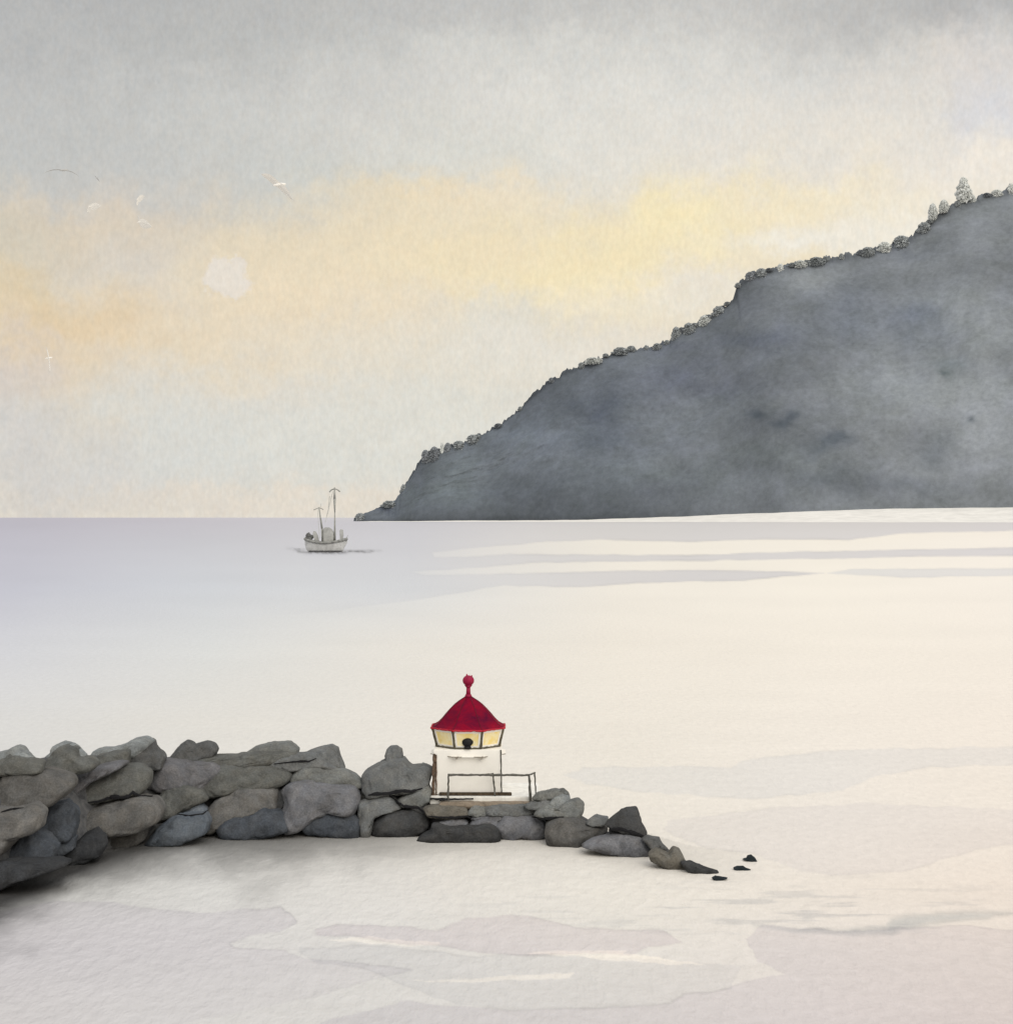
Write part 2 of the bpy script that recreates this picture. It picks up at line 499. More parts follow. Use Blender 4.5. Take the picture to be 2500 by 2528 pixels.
def patch(poly, mul, edge=0.0, soft=3.0, ew=2.6, fade=None, wob_=1.0):
    global colr
    p = [(x * D, y * D) for x, y in poly]
    x0 = min(q[0] for q in p) - 40; x1 = max(q[0] for q in p) + 40
    y0 = min(q[1] for q in p) - 40; y1 = max(q[1] for q in p) + 40
    rs = np.where((ys > y0) & (ys < y1))[0]; cs = np.where((xs > x0) & (xs < x1))[0]
    sl_ = (slice(rs[0], rs[-1] + 1), slice(cs[0], cs[-1] + 1))
    X_ = PX[sl_] + wbx[sl_] * wob_; Y_ = PY[sl_] + wby[sl_] * wob_
    ins, dd = inside_dist(X_, Y_, p)
    sd = np.where(ins, dd, -dd)
    wt = np.clip(sd / soft + .5, 0, 1)
    ed = np.exp(-((sd - 1) / ew) ** 2) * edge * np.clip(.5 + 2.2 * fbm(PX[sl_] / 120, PY[sl_] / 60, 2), .15, 1.2)
    if fade is not None:
        fd = fade(PX[sl_] / D, PY[sl_] / D); wt = wt * fd; ed = ed * fd
    mulv = 1 - (1 - np.array(mul))[None, None, :] * wt[..., None]
    colr[sl_] = colr[sl_] * mulv * (1 - ed[..., None])


ramp01 = lambda v, a_, b_: np.clip((v - a_) / (b_ - a_), 0, 1)
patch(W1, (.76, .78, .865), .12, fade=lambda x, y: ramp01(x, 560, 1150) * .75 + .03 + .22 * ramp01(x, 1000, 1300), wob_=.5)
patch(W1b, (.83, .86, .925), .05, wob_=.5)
patch(B1, (.90, .885, .92), .14, fade=lambda x, y: 1 - ramp01(y, 1760, 1900) * .6)
patch(B1c, (.89, .878, .915), .11)
patch(B1d, (.92, .925, .94), .09)
patch(B2, (.905, .875, .91), .12)
patch(B3, (.74, .78, .81), .10, soft=16)
patch(U1, (.925, .945, .98), .07)
patch(U2, (.935, .935, .96), .06)
patch(K1, (.92, .92, .92), .05)  # grey wash below the rocks, their reflection painted into the water
for h in (H1, H2, H3, H4):
    patch(h, (1.20, 1.17, 1.12), .0, soft=2)
# darker ripples off the tip of the breakwater
rp = fbm(PX / 150, PY / 9.0, 4)
reg = np.exp(-((PX - 1950) / 620) ** 2 - ((PY - 2245) / 60) ** 2)
colr *= (1 - .20 * np.clip((rp - .10) / .10, 0, 1) * reg)[..., None] ** np.array([1.1, 1.0, .85])
rp2 = fbm(PX / 300 + 50, PY / 26.0, 3)
colr *= (1 + .05 * rp2)[..., None]
# dark reflection of the breakwater, painted into the water colour along its foot
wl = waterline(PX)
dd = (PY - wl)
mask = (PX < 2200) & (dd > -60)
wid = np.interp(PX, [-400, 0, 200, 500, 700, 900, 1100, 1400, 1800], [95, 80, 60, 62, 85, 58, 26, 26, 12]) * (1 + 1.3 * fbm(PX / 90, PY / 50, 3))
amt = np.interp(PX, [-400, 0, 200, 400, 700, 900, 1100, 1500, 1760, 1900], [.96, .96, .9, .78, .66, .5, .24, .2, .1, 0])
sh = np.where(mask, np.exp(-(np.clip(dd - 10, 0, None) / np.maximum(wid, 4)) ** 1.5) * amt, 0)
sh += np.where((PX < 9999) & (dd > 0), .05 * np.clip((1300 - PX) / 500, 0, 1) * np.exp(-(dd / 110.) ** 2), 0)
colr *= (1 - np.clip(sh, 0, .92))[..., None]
# slick, wake and painted shadow on the water by the fishing boat
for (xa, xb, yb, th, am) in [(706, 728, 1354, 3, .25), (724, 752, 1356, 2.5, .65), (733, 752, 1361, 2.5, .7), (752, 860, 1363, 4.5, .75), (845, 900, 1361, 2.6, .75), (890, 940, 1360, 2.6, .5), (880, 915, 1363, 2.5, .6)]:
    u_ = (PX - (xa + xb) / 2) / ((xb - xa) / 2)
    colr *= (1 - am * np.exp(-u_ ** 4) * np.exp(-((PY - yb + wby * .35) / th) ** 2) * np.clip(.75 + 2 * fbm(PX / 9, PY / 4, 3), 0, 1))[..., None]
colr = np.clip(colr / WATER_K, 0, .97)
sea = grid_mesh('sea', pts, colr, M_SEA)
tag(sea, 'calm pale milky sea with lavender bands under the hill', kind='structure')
m_deep = plain('sea_water_plain', tuple(v / WATER_K for v in lin((214, 211, 205))), 0.4, .02, .05)
s = 90000
sf = mesh_obj('sea_floor_water', [(-s, -s, -.6), (s, -s, -.6), (s, s, -.6), (-s, s, -.6)], [(0, 1, 2, 3)], m_deep, smooth=False)
sf.name = 'sea_depths'
tag(sf, 'sea beyond and beneath the visible water', kind='structure')

# ------------------------------------------------------------------ the hill
ridge_d = [(668, 978), (690, 968), (715, 957), (745, 944), (758, 925), (775, 900), (790, 874), (800, 856), (830, 848), (870, 835), (905, 820),
           (950, 796), (975, 776), (1000, 750), (1030, 722), (1060, 702), (1100, 686), (1150, 666), (1180, 656), (1230, 655), (1262, 643), (1276, 624),
           (1310, 612), (1345, 592), (1370, 573), (1387, 560), (1390, 538), (1410, 520), (1440, 510), (1500, 497), (1560, 486), (1600, 480), (1650, 468),
           (1700, 452), (1740, 428), (1760, 410), (1800, 384), (1850, 369), (1911, 356), (2050, 325), (2300, 250), (2700, 190), (3200, 230), (4200, 500), (5600, 973)]
RY = 5400.0
rx_ = np.array([(p[0] * D - CX) / F * RY for p in ridge_d])
rz_ = np.array([HC + (HOR - p[1] * D) / F * RY for p in ridge_d])
xa_ = np.concatenate([np.linspace(rx_[0], (1960 * D - CX) / F * RY, 1000), np.linspace((1965 * D - CX) / F * RY, rx_[-1], 140)])
za = np.interp(xa_, rx_, rz_)
zbase = za.copy()
za += 17 * fbm(xa_ / 30, xa_ * 0 + 3, 3) * np.clip(za / 60, 0, 1) + 20 * fbm(xa_ / 8, xa_ * 0 + 8, 2) * np.clip(za / 60, 0, 1)
ze = np.maximum(za, 2.0); zbase = np.maximum(zbase, 2.0)


def foot_depth(X):
    z_ = np.interp(X, rx_, rz_)
    return np.minimum(0.82 * z_, 900)


def smooth1(v, sig):
    k = np.arange(-3 * sig, 3 * sig + 1); kk = np.exp(-(k / sig) ** 2 / 2); kk /= kk.sum()
    return np.convolve(np.pad(v, 3 * sig, mode='edge'), kk, 'valid')


Dp = smooth1(foot_depth(xa_), 14)
zsm = smooth1(ze, 22); zsm = np.minimum(zsm, ze * 1.15)
vs = np.concatenate([[-0.04], np.linspace(0, 1, 150), np.array([1.05, 1.2, 1.5, 2.2])])
HP = np.zeros((len(vs), len(xa_), 3))
for i, v in enumerate(vs):
    if v < 0:
        y_ = RY - Dp - 6; z_ = ze * 0 - 8
    elif v <= 1:
        y_ = RY - Dp * (1 - v); bl = v ** 14; z_ = (zbase * bl + zsm * (1 - bl)) * (0.10 * v ** .3 + .90 * v ** .9) + (ze - zbase) * v ** 60
        amp = np.sin(v * math.pi) ** .7
        y_ = y_ + amp * .6 * (130 * fbm(xa_ / 420, v * 3 + xa_ * 0, 4) + 50 * fbm(xa_ / 90, v * 11 + xa_ * 0 + 5, 4)) * np.clip(ze / 300, .1, 1)
        z_ = z_ + amp * 20 * fbm(xa_ / 130 + 4, v * 9 + xa_ * 0 + 31, 4) * np.clip(ze / 300, .1, 1)
    else:
        y_ = RY + (v - 1) * 2200; z_ = ze * np.clip(1 - (v - 1) * .95, -.02, 1)
    HP[i, :, 0] = xa_; HP[i, :, 1] = y_; HP[i, :, 2] = z_
HPX = HP[..., 0] / HP[..., 1] * F + CX
HPY = HOR - (HP[..., 2] - HC) / HP[..., 1] * F
dx, dy = HPX / D, HPY / D
# ground cover colour over the hillside: blue-grey heath on the point, paler mist painted in to the right
cl = np.array(lin((94, 99, 105))); cr_ = np.array(lin((116, 120, 124))); cd = np.array(lin((76, 82, 92)))
X_, Z_ = HP[..., 0], HP[..., 2]
t = ramp01(dx + 260 * fbm(X_ / 500, Z_ / 400, 3), 1150, 1800)[..., None]
hc = cl * (1 - t) + cr_ * t
m1 = np.clip(fbm(X_ / 420 + 5, Z_ / 260 + 5, 5, .55) * 4.2, -1, 1)[..., None]
hc = hc * (1 + .29 * m1)


def hb(cx, cy, rx, ry, mul):
    global hc
    ww = np.exp(-((dx + 60 * fbm(X_ / 90, Z_ / 90, 4) - cx) / rx) ** 2 - ((dy + 60 * fbm(X_ / 90 + 40, Z_ / 90, 4) - cy) / ry) ** 2)
    hc = hc * (1 - (1 - np.array(mul)) * ww[..., None])


for b_ in [(1140, 770, 60, 28, (.72, .74, .8)), (1130, 830, 60, 35, (.78, .8, .84)), (1290, 720, 120, 40, (.82, .82, .9)), (1440, 640, 90, 30, (.86, .88, .96)),
           (1430, 778, 22, 10, (.62, .66, .7)), (1480, 790, 20, 9, (.58, .62, .66)), (1560, 840, 45, 14, (.6, .64, .68)), (1600, 590, 60, 60, (.84, .86, .92)),
           (1730, 600, 60, 45, (.75, .78, .85)), (1790, 690, 30, 22, (.78, .82, .82)), (1780, 710, 12, 7, (.6, .65, .65)), (1825, 805, 12, 8, (.45, .48, .5)), (1760, 850, 30, 25, (.78, .8, .82)),
           (1830, 760, 60, 60, (1.16, 1.15, 1.14)), (1640, 740, 90, 60, (1.08, 1.08, 1.07)), (1450, 860, 80, 35, (1.14, 1.16, 1.13)), (1700, 920, 120, 22, (.82, .83, .86)),
           (1550, 900, 60, 30, (.9, .92, .93)), (1860, 850, 70, 60, (1.18, 1.17, 1.17)), (1700, 470, 60, 20, (.85,.86,.9)), (1640, 840, 110, 45, (1.15, 1.14, 1.13)), (1290, 660, 60, 15, (.9,.9,.94)), (1800, 560, 60, 40, (1.18, 1.18, 1.16)), (870, 900, 50, 40, (1.16, 1.18, 1.14)), (820, 935, 90, 25, (1.1, 1.12, 1.1)),
           (1530, 520, 55, 22, (1.18, 1.16, 1.12)), (1840, 420, 50, 30, (1.05, 1.05, 1.06)), (720, 965, 30, 10, (.8, .82, .9)), (1250, 905, 110, 25, (1.1, 1.12, 1.1)),
           (1000, 820, 60, 30, (1.1, 1.12, 1.15)), (1860, 650, 70, 60, (1.15, 1.15, 1.13)), (1380, 760, 60, 30, (1.12, 1.13, 1.12))]:
    hb(*b_)  # the paler patches stand for mist, painted into the hillside colour
HILL_K = 0.86
# darker along the skyline and towards the foot
fr = np.abs(np.array(vs)[:, None] - 0.985)
hc = hc * (1 - .34 * np.exp(-(fr / .018) ** 2) * (.5 + 1.4 * np.clip(.4 + fbm(X_ / 60, Z_ / 60, 3), 0, 1)))[..., None]
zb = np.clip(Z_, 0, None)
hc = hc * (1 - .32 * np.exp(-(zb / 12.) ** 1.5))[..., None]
hc = np.clip(hc / HILL_K, 0, .8)


def hill_material():
    m, q = newmat('hillside_heath')
    at = q.n('ShaderNodeAttribute', attribute_name='tint')
    geo = q.n('ShaderNodeNewGeometry')
    a1 = q.noise(geo.outputs['Position'], 0.055, 6, 0.72)
    a2 = q.noise(geo.outputs['Position'], 0.011, 5, 0.6, .5)
    f = q.math('ADD', q.math('MULTIPLY', q.math('SUBTRACT', a1.outputs[0], .5), .8),
               q.math('ADD', 1.0, q.math('MULTIPLY', q.math('SUBTRACT', a2.outputs[0], .5), .5)))
    tn = q.mix(a2.outputs[0], (1.0, 1.02, .96), (.98, .98, 1.06))
    c = q.mix(1.0, at.outputs['Color'], tn, 'MULTIPLY')
    sc = q.n('ShaderNodeVectorMath', operation='SCALE')
    q.put(sc.inputs[0], c); q.put(sc.inputs['Scale'], f)
    b = q.n('ShaderNodeBsdfDiffuse'); q.put(b.inputs[0], sc.outputs[0])
    o = q.n('ShaderNodeOutputMaterial'); q.nt.links.new(b.outputs[0], o.inputs[0])
    return m


M_HILL = hill_material()
hill = grid_mesh('hill', HP, hc, M_HILL)
tag(hill, 'steep slate grey headland falling from the right down to a low point', kind='structure')

# pale beach along the foot of the hill on the right
bx_ = np.linspace((700 * D - CX) / F * RY, (3200 * D - CX) / F * RY, 600)
top_px = np.interp(bx_ / 4600 * F / D + CX / D, [600, 780, 900, 1000, 1120, 1300, 1400, 1500, 1700, 1911, 2400, 3200], [984, 983, 982, 982, 980.5, 975, 970.5, 966.5, 959.5, 957.5, 955, 952])
by0 = RY - foot_depth(bx_) - 8
bz = np.maximum(.5, HC + (HOR - top_px * D) / F * by0 + 2.0 * fbm(bx_ / 60, bx_ * 0, 3))
BP = np.zeros((6, len(bx_), 3))
for i, (oy, kz) in enumerate([(-420, -.02), (-400, .01), (-280, .18), (-120, .62), (0, 1.0), (80, 1.02)]):
    BP[i, :, 0] = bx_; BP[i, :, 1] = by0 + oy; BP[i, :, 2] = bz * kz - (.5 if i == 0 else 0)
M_BEACH = plain('pale_beach_sand', tuple(v / 0.86 for v in lin((222, 218, 211))), .9, .06, .02)
beach = grid_mesh('beach', BP, None, M_BEACH)
tag(beach, 'pale strip of beach at the foot of the hill', kind='structure')

# ------------------------------------------------------------------ shrubs and conifers on the skyline
M_TREE = {k: plain('foliage_' + k, tuple(v / .8 for v in lin(c)), .9, .15, .08) for k, c in
          dict(dark=(128, 132, 136), mid=(148, 152, 153), pale=(196, 198, 195)).items()}  # pale: distant mist is put into the foliage colour
M_TRUNK = plain('bark', (.20, .20, .20), .9, .2, .2)


def crown_mesh(kind, seed):
    """unit-sized crown (height 1, radius .5) of many small leaf clumps with an uneven outline"""
    rnd = random.Random(seed)
    vs_, fs_ = [], []
    n = 1500 if kind != 'shrub' else 1100
    for i in range(n):
        h = rnd.random() ** .85
        if kind == 'conifer':
            R = .5 * (min(1, (1 - h) * 1.9 + .06)) ** .75 * (.82 + .18 * math.sin(h * 26 + seed)) * min(1, .55 + h * 2.5)
        elif kind == 'column':
            R = .5 * (max(0, 1 - ((h - .42) / .6) ** 2)) ** .5
        else:
            R = .5 * (max(0, 1 - ((h - .35) / .66) ** 2)) ** .5
        th = rnd.random() * 2 * math.pi
        R *= .86 + .28 * mnoise.noise(Vector((math.cos(th) * 1.6, math.sin(th) * 1.6, h * 4 + seed)))
        r = R * rnd.random() ** .3
        c = Vector((math.cos(th) * r, math.sin(th) * r, h * .97 + .02))
        sz = rnd.uniform(.05, .12)
        ax = [Vector((rnd.gauss(0, 1), rnd.gauss(0, 1), rnd.gauss(0, 1))).normalized() * sz for _ in range(4)]
        b = len(vs_)
        vs_ += [c + a_ for a_ in ax]
        fs_ += [(b, b + 1, b + 2), (b, b + 2, b + 3), (b, b + 3, b + 1), (b + 1, b + 3, b + 2)]
    return vs_, fs_


crown_cache = {}


def tree(name, dx_, base_dy, h_px, w_px, kind, shade, label, group, Y=RY - 6):
    key = (kind, shade, int(dx_) % 3)
    h = h_px * D / F * Y * (1.7 if name == 'shrub' else 1); wd = w_px * D / F * Y * (1.15 if name == 'shrub' else 1.45)
    p = P(dx_ * D, base_dy * D, Y)
    root = empty(name, p, label, 'tree' if name != 'shrub' else 'shrub', group)
    if key not in crown_cache:
        vv, ff = crown_mesh(kind, int(dx_) % 3 + 1)
        o = mesh_obj('crown', vv, ff, M_TREE[shade], root, smooth=False)
        crown_cache[key] = o.data
    else:
        o = bpy.data.objects.new('crown', crown_cache[key]); COL.objects.link(o); o.parent = root
    o.scale = (wd, wd, h)
    if name != 'shrub':
        o.location = (0, 0, h * .06)
    bm = bmesh.new()
    bmesh.ops.create_cone(bm, segments=7, radius1=wd * .07, radius2=wd * .02, depth=h * .75, cap_ends=True)
    bmesh.ops.translate(bm, verts=bm.verts, vec=(0, 0, h * .25))
    bm_obj('trunk' if name != 'shrub' else 'stem', bm, M_TRUNK, root)


def ridge_y(dx_):
    X = (dx_ * D - CX) / F * RY
    return (HOR - (np.interp(X, rx_, rz_) - HC) / RY * F) / D


SK = 'trees on the skyline of the hill'
for (x, h, w_, kd, sh_, lb) in [
    (1759, 30, 13, 'column', 'pale', 'pale rounded column tree, leftmost and slimmest of the three tall skyline trees'),
    (1780, 24, 14, 'column', 'pale', 'short pale tree in the middle of the three tall skyline trees'),
    (1817, 46, 25, 'conifer', 'pale', 'tallest pale grey conifer on the skyline of the hill')]:
    tree('skyline_tree', x, ridge_y(x) + 7, h, w_, kd, sh_, lb, SK)
SG = 'shrubs fringing the skyline of the hill'
named = [(1834, 16, 14, 'pale', 'small pale shrub just right of the tallest skyline conifer'),
         (1743, 14, 26, 'mid', 'low grey shrub left of the three tall skyline trees'),
         (1908, 24, 24, 'pale', 'big pale shrub on the skyline cut by the right edge of the picture'),
         (1880, 10, 24, 'pale', 'flat pale shrub on the skyline near the right edge'),
         (1472, 12, 14, 'pale', 'little round pale shrub standing up from the flat shoulder of the hill'),
         (1436, 11, 22, 'mid', 'grey shrub at the left end of the flat shoulder of the hill'),
         (1510, 9, 26, 'pale', 'flat pale shrub in the middle of the flat shoulder of the hill'),
         (1540, 10, 34, 'mid', 'wide dark shrub on the right half of the hill shoulder'),
         (1700, 16, 32, 'mid', 'bushy grey shrub where the ridge begins to climb to the tall trees'),
         (1668, 13, 26, 'pale', 'pale shrub below the bushy one on the rising ridge'),
         (1636, 11, 26, 'mid', 'grey shrub halfway between hill shoulder and tall trees'),
         (1276, 16, 20, 'mid', 'rounded grey shrub on the small step halfway up the ridge'),
         (1300, 14, 26, 'mid', 'grey shrub just right of the small step in the ridge'),
         (1330, 13, 26, 'pale', 'pale shrub between the step and the cliff edge of the ridge'),
         (1356, 14, 26, 'mid', 'grey shrub at the foot of the cliff edge of the shoulder'),
         (1240, 8, 20, 'mid', 'small grey shrub just left of the step in the ridge'),
         (1170, 9, 30, 'mid', 'low shrub on the ridge where the slope flattens below the step'),
         (1120, 8, 36, 'pale', 'long low pale shrub on the smooth part of the lower ridge'),
         (845, 17, 16, 'dark', 'dark ragged shrub standing up at the brow of the headland'),
         (820, 17, 22, 'dark', 'dark bushy shrub at the very brow of the headland'),
         (803, 14, 16, 'dark', 'dark shrub hanging on the edge of the headland brow'),
         (834, 26, 9, 'pale', 'thin pale sapling rising above the shrubs of the headland brow'),
         (866, 10, 24, 'mid', 'low grey shrub right of the dark brow thicket'),
         (893, 11, 26, 'mid', 'grey shrub on the lower ridge right of the headland brow'),
         (762, 12, 14, 'mid', 'shrub above the low point where the headland steepens'),
         (680, 10, 20, 'mid', 'pale green shrub at the tip of the low point'),
         (735, 8, 30, 'mid', 'low scrub along the top of the low point'),
         (1415, 12, 20, 'dark', 'dark shrub at the top corner of the cliff edge')]
for (x, h, w_, sh_, lb) in named:
    tree('shrub', x, ridge_y(x) + h * 1.35, h, w_, 'shrub', sh_, lb, SG)

rs_ = random.Random(21)
segs = [(900, 1010, 'small grey shrub in the ragged fringe along the lowest third of the ridge'),
        (1040, 1385, 'small grey shrub in the ragged fringe between the lower ridge and the cliff edge'),
        (1392, 1640, 'small grey shrub in the ragged fringe on the flat shoulder of the hill'),
        (1640, 1925, 'small grey shrub in the ragged fringe of the topmost rise of the ridge')]
for x0_, x1_, lb in segs:
    xx = x0_
    while xx < x1_:
        hh_ = rs_.uniform(4, 8)
        tree('shrub', xx, ridge_y(xx) + hh_ * 1.3, hh_, rs_.uniform(9, 18), 'shrub', rs_.choice(['mid', 'dark', 'mid', 'mid']), lb, SG)
        xx += rs_.uniform(22, 60)

# ------------------------------------------------------------------ breakwater
SLOPE = 1.1


def depth_at(px, py):
    yw = float(waterline(px))
    Yw = HC * F / (yw - HOR)
    t_ = (HC * F - (py - HOR) * Yw) / ((py - HOR) + SLOPE * F)
    return Yw + max(t_, -0.3)


crest = np.array([(-900, 1760), (-300, 1850), (0, 1885), (150, 1868), (340, 1868), (430, 1892), (700, 1884), (820, 1900), (880, 1960), (940, 1935), (1050, 1950), (1068, 1988), (1320, 1988), (1400, 2000),
                  (1500, 2056), (1590, 2066), (1650, 2125), (1720, 2148), (1800, 2159), (1840, 2175)], float)
mx_ = np.concatenate([np.arange(-900, 1840, 7.0)])
rows = []
for px in mx_:
    yw = float(waterline(px)); Yw = HC * F / (yw - HOR)
    yc = float(np.interp(px, crest[:, 0], crest[:, 1]))
    tc_ = max((HC * F - (yc - HOR) * Yw) / ((yc - HOR) + SLOPE * F), 0.0)
    plat = 3.9 if 1055 < px < 1250 else .5
    col_ = []
    for tt in np.linspace(-1.6, tc_, 26):
        col_.append((Yw + tt + .62, SLOPE * tt - .12))
    for k_ in range(1, 5):
        col_.append((Yw + tc_ + .62 + plat * k_ / 4, SLOPE * tc_ - .12))
    zc = SLOPE * tc_ - .12
    for k_ in range(1, 9):
        col_.append((Yw + tc_ + .62 + plat + k_ * .7, zc - k_ * (zc + 1.5) / 8))
    rows.append([((px - CX) / F * y_, y_, z_) for y_, z_ in col_])
MB = np.array(rows).transpose(1, 0, 2)
sx = MB[..., 0]; sy = MB[..., 1]
flat = ((sx > -3.6) & (sx < 1.4) & (sy > 67.9)).astype(float)
MB[..., 2] += (.34 * fbm(sx / .7, (sy + MB[..., 2]) / .7, 4)) * (1 - flat)
M_MOUND, q = newmat('rubble_core')
nz_geo = q.n('ShaderNodeNewGeometry')
na = q.noise(nz_geo.outputs['Position'], 2.2, 6, .7, .6)
cc = q.ramp(na.outputs[0], [(.3, lin((66, 66, 68))), (.5, lin((92, 92, 93))), (.7, lin((110, 109, 108)))])
bb = q.n('ShaderNodeBsdfDiffuse'); q.put(bb.inputs[0], cc)
oo = q.n('ShaderNodeOutputMaterial'); q.nt.links.new(bb.outputs[0], oo.inputs[0])
mound = grid_mesh('ground', MB, None, M_MOUND)
tag(mound, 'rubble bank of grey stone that carries the breakwater boulders', kind='structure')

C = {
    'ol': (102, 102, 98), 'olp': (120, 121, 118), 'pg': (138, 141, 140), 'br': (98, 96, 93), 'brl': (110, 108, 105), 'pu': (110, 109, 111),
    'bl': (96, 102, 109), 'blp': (122, 129, 138), 'sl': (78, 82, 88), 'dk': (72, 72, 72), 'bk': (60, 61, 63), 'g': (114, 115, 114), 'gd': (92, 92, 91),
    'lav': (117, 117, 120), 'wb': (110, 106, 98)}
ROCK_K = 1.16


def z3(pts_): return [(x * .2616, 1780 + y * .2616) for x, y in pts_]
def z4(pts_): return [(450 + x * .2616, 1780 + y * .2616) for x, y in pts_]
def z5(pts_): return [(880 + x * .2721, 1800 + y * .2721) for x, y in pts_]
def z6(pts_): return [(1350 + x * .2878, 1900 + y * .2878) for x, y in pts_]


# (outline in photo pixels, colour, depth offset, label)
R = []
def rk(poly, c, off, lb): R.append((poly, c, off, lb))


rk(z3([(-170, 340), (60, 290), (130, 250), (190, 262), (310, 365), (290, 460), (-170, 460)]), 'pg', .5, 'pale flat-topped boulder showing behind the leftmost crest stone')
rk(z3([(-170, 400), (0, 375), (100, 312), (280, 362), (390, 385), (400, 480), (200, 500), (-170, 520)]), 'ol', .1, 'olive grey crest boulder at the left edge of the picture')
rk(z3([(400, 380), (490, 300), (510, 240), (590, 214), (690, 235), (810, 325), (780, 420), (500, 430)]), 'pg', .5, 'pale rim boulder behind the first rounded hump of the crest')
rk(z3([(370, 420), (480, 330), (540, 270), (610, 240), (700, 265), (760, 340), (850, 345), (930, 400), (870, 460), (640, 520), (440, 480)]), 'ol', .05, 'olive rounded boulder forming the first hump from the left')
rk(z3([(880, 330), (930, 255), (1030, 265), (1150, 238), (1250, 180), (1340, 158), (1440, 200), (1300, 330), (950, 380)]), 'pg', .55, 'pale sliver of boulder behind the highest hump')
rk(z3([(905, 400), (940, 320), (1080, 290), (1210, 280), (1220, 400), (1060, 440)]), 'ol', .1, 'low olive slab just left of the highest hump')
rk(z3([(1185, 300), (1200, 235), (1260, 190), (1330, 172), (1440, 200), (1490, 270), (1560, 340), (1540, 430), (1380, 450), (1230, 400)]), 'gd', .0, 'grey boulder forming the highest hump left of the notch')
rk([(424, 1868), (445, 1842), (460, 1830), (479, 1841), (505, 1834), (525, 1838), (536, 1850), (528, 1866), (500, 1874), (460, 1884), (430, 1884)], 'gd', .1, 'knobbly two-headed dark boulder right of the first notch')
rk(z3([(-170, 540), (20, 520), (60, 485), (250, 458), (450, 470), (640, 525), (690, 600), (610, 700), (480, 795), (200, 815), (-170, 830)]), 'br', 0, 'big dark brown oval boulder at the left edge under the crest')
rk(z3([(690, 690), (760, 610), (900, 490), (1080, 430), (1290, 430), (1395, 500), (1390, 610), (1330, 680), (1200, 700), (1050, 730), (830, 770), (700, 750)]), 'ol', 0, 'big leaning olive boulder resting above a black crack')
rk(z3([(640, 640), (720, 560), (900, 440), (1100, 400), (1200, 420), (900, 560), (720, 720), (640, 760)]), 'pu', .35, 'lilac grey stone wedged between the two big brown boulders')
rk([(362, 1900), (380, 1882), (420, 1875), (470, 1884), (520, 1884), (552, 1896), (520, 1930), (500, 1955), (450, 1946), (400, 1948), (370, 1935)], 'pu', .1, 'lilac grey boulder below the knobbly two-headed one')
rk(z3([(-170, 860), (100, 835), (300, 800), (390, 870), (385, 1000), (330, 1040), (170, 1090), (60, 1230), (-170, 1270)]), 'brl', 0, 'pinkish brown boulder at the left edge below the big oval one')
rk(z3([(405, 860), (500, 800), (600, 775), (700, 840), (725, 950), (722, 1060), (690, 1100), (430, 1120), (395, 1000)]), 'sl', .05, 'blue grey boulder between pinkish and pale broad boulders')
rk(z3([(740, 910), (800, 850), (1000, 785), (1280, 715), (1450, 750), (1510, 840), (1480, 940), (1350, 1010), (1100, 1065), (950, 1045), (735, 1085)]), 'brl', .0, 'broad pale brown boulder directly under the black crack')
rk(z3([(950, 1050), (1100, 1055), (1400, 985), (1370, 1110), (1250, 1185), (1100, 1190), (980, 1150)]), 'br', 0, 'brown stone at the waterline under the broad pale brown boulder')
rk([(388, 1985), (396, 1965), (410, 1948), (450, 1938), (500, 1950), (516, 1972), (480, 1988), (430, 2012), (395, 2024)], 'ol', .05, 'dull brown boulder above the small blue stone')
rk([(436, 1990), (446, 1978), (470, 1974), (500, 1986), (513, 1998), (490, 2011), (450, 2013)], 'blp', -.15, 'small pale blue lens-shaped stone')
rk([(366, 2082), (392, 2044), (438, 2014), (470, 2014), (505, 2012), (514, 2030), (508, 2056), (450, 2076), (400, 2087)], 'bl', 0, 'wide blue boulder dipping to the water under the small blue stone')
rk(z3([(1360, 1150), (1390, 1060), (1450, 995), (1530, 985), (1500, 1060), (1400, 1160)]), 'gd', -.05, 'narrow dark stone left of the wide blue boulder')
rk(z3([(60, 1300), (130, 1150), (170, 1080), (310, 1038), (430, 1100), (540, 1180), (490, 1310), (300, 1345), (100, 1345)]), 'sl', -.05, 'dark slate boulder low at the left with a peaked top')
rk(z3([(430, 1115), (560, 1090), (715, 1090), (700, 1200), (600, 1260), (520, 1190)]), 'sl', .05, 'dark blue stone between slate boulder and dark brown one at water level')
rk(z3([(690, 1190), (790, 1080), (880, 1038), (960, 1090), (995, 1170), (960, 1260), (850, 1315), (700, 1350), (560, 1345), (600, 1240)]), 'bk', -.05, 'dark brown black boulder at the waterline with rounded top')
rk(z3([(-170, 1390), (60, 1330), (250, 1330), (500, 1320), (700, 1345), (520, 1400), (240, 1480), (0, 1590), (-170, 1620)]), 'bk', -.25, 'near-black wet stone lowest at the left edge')
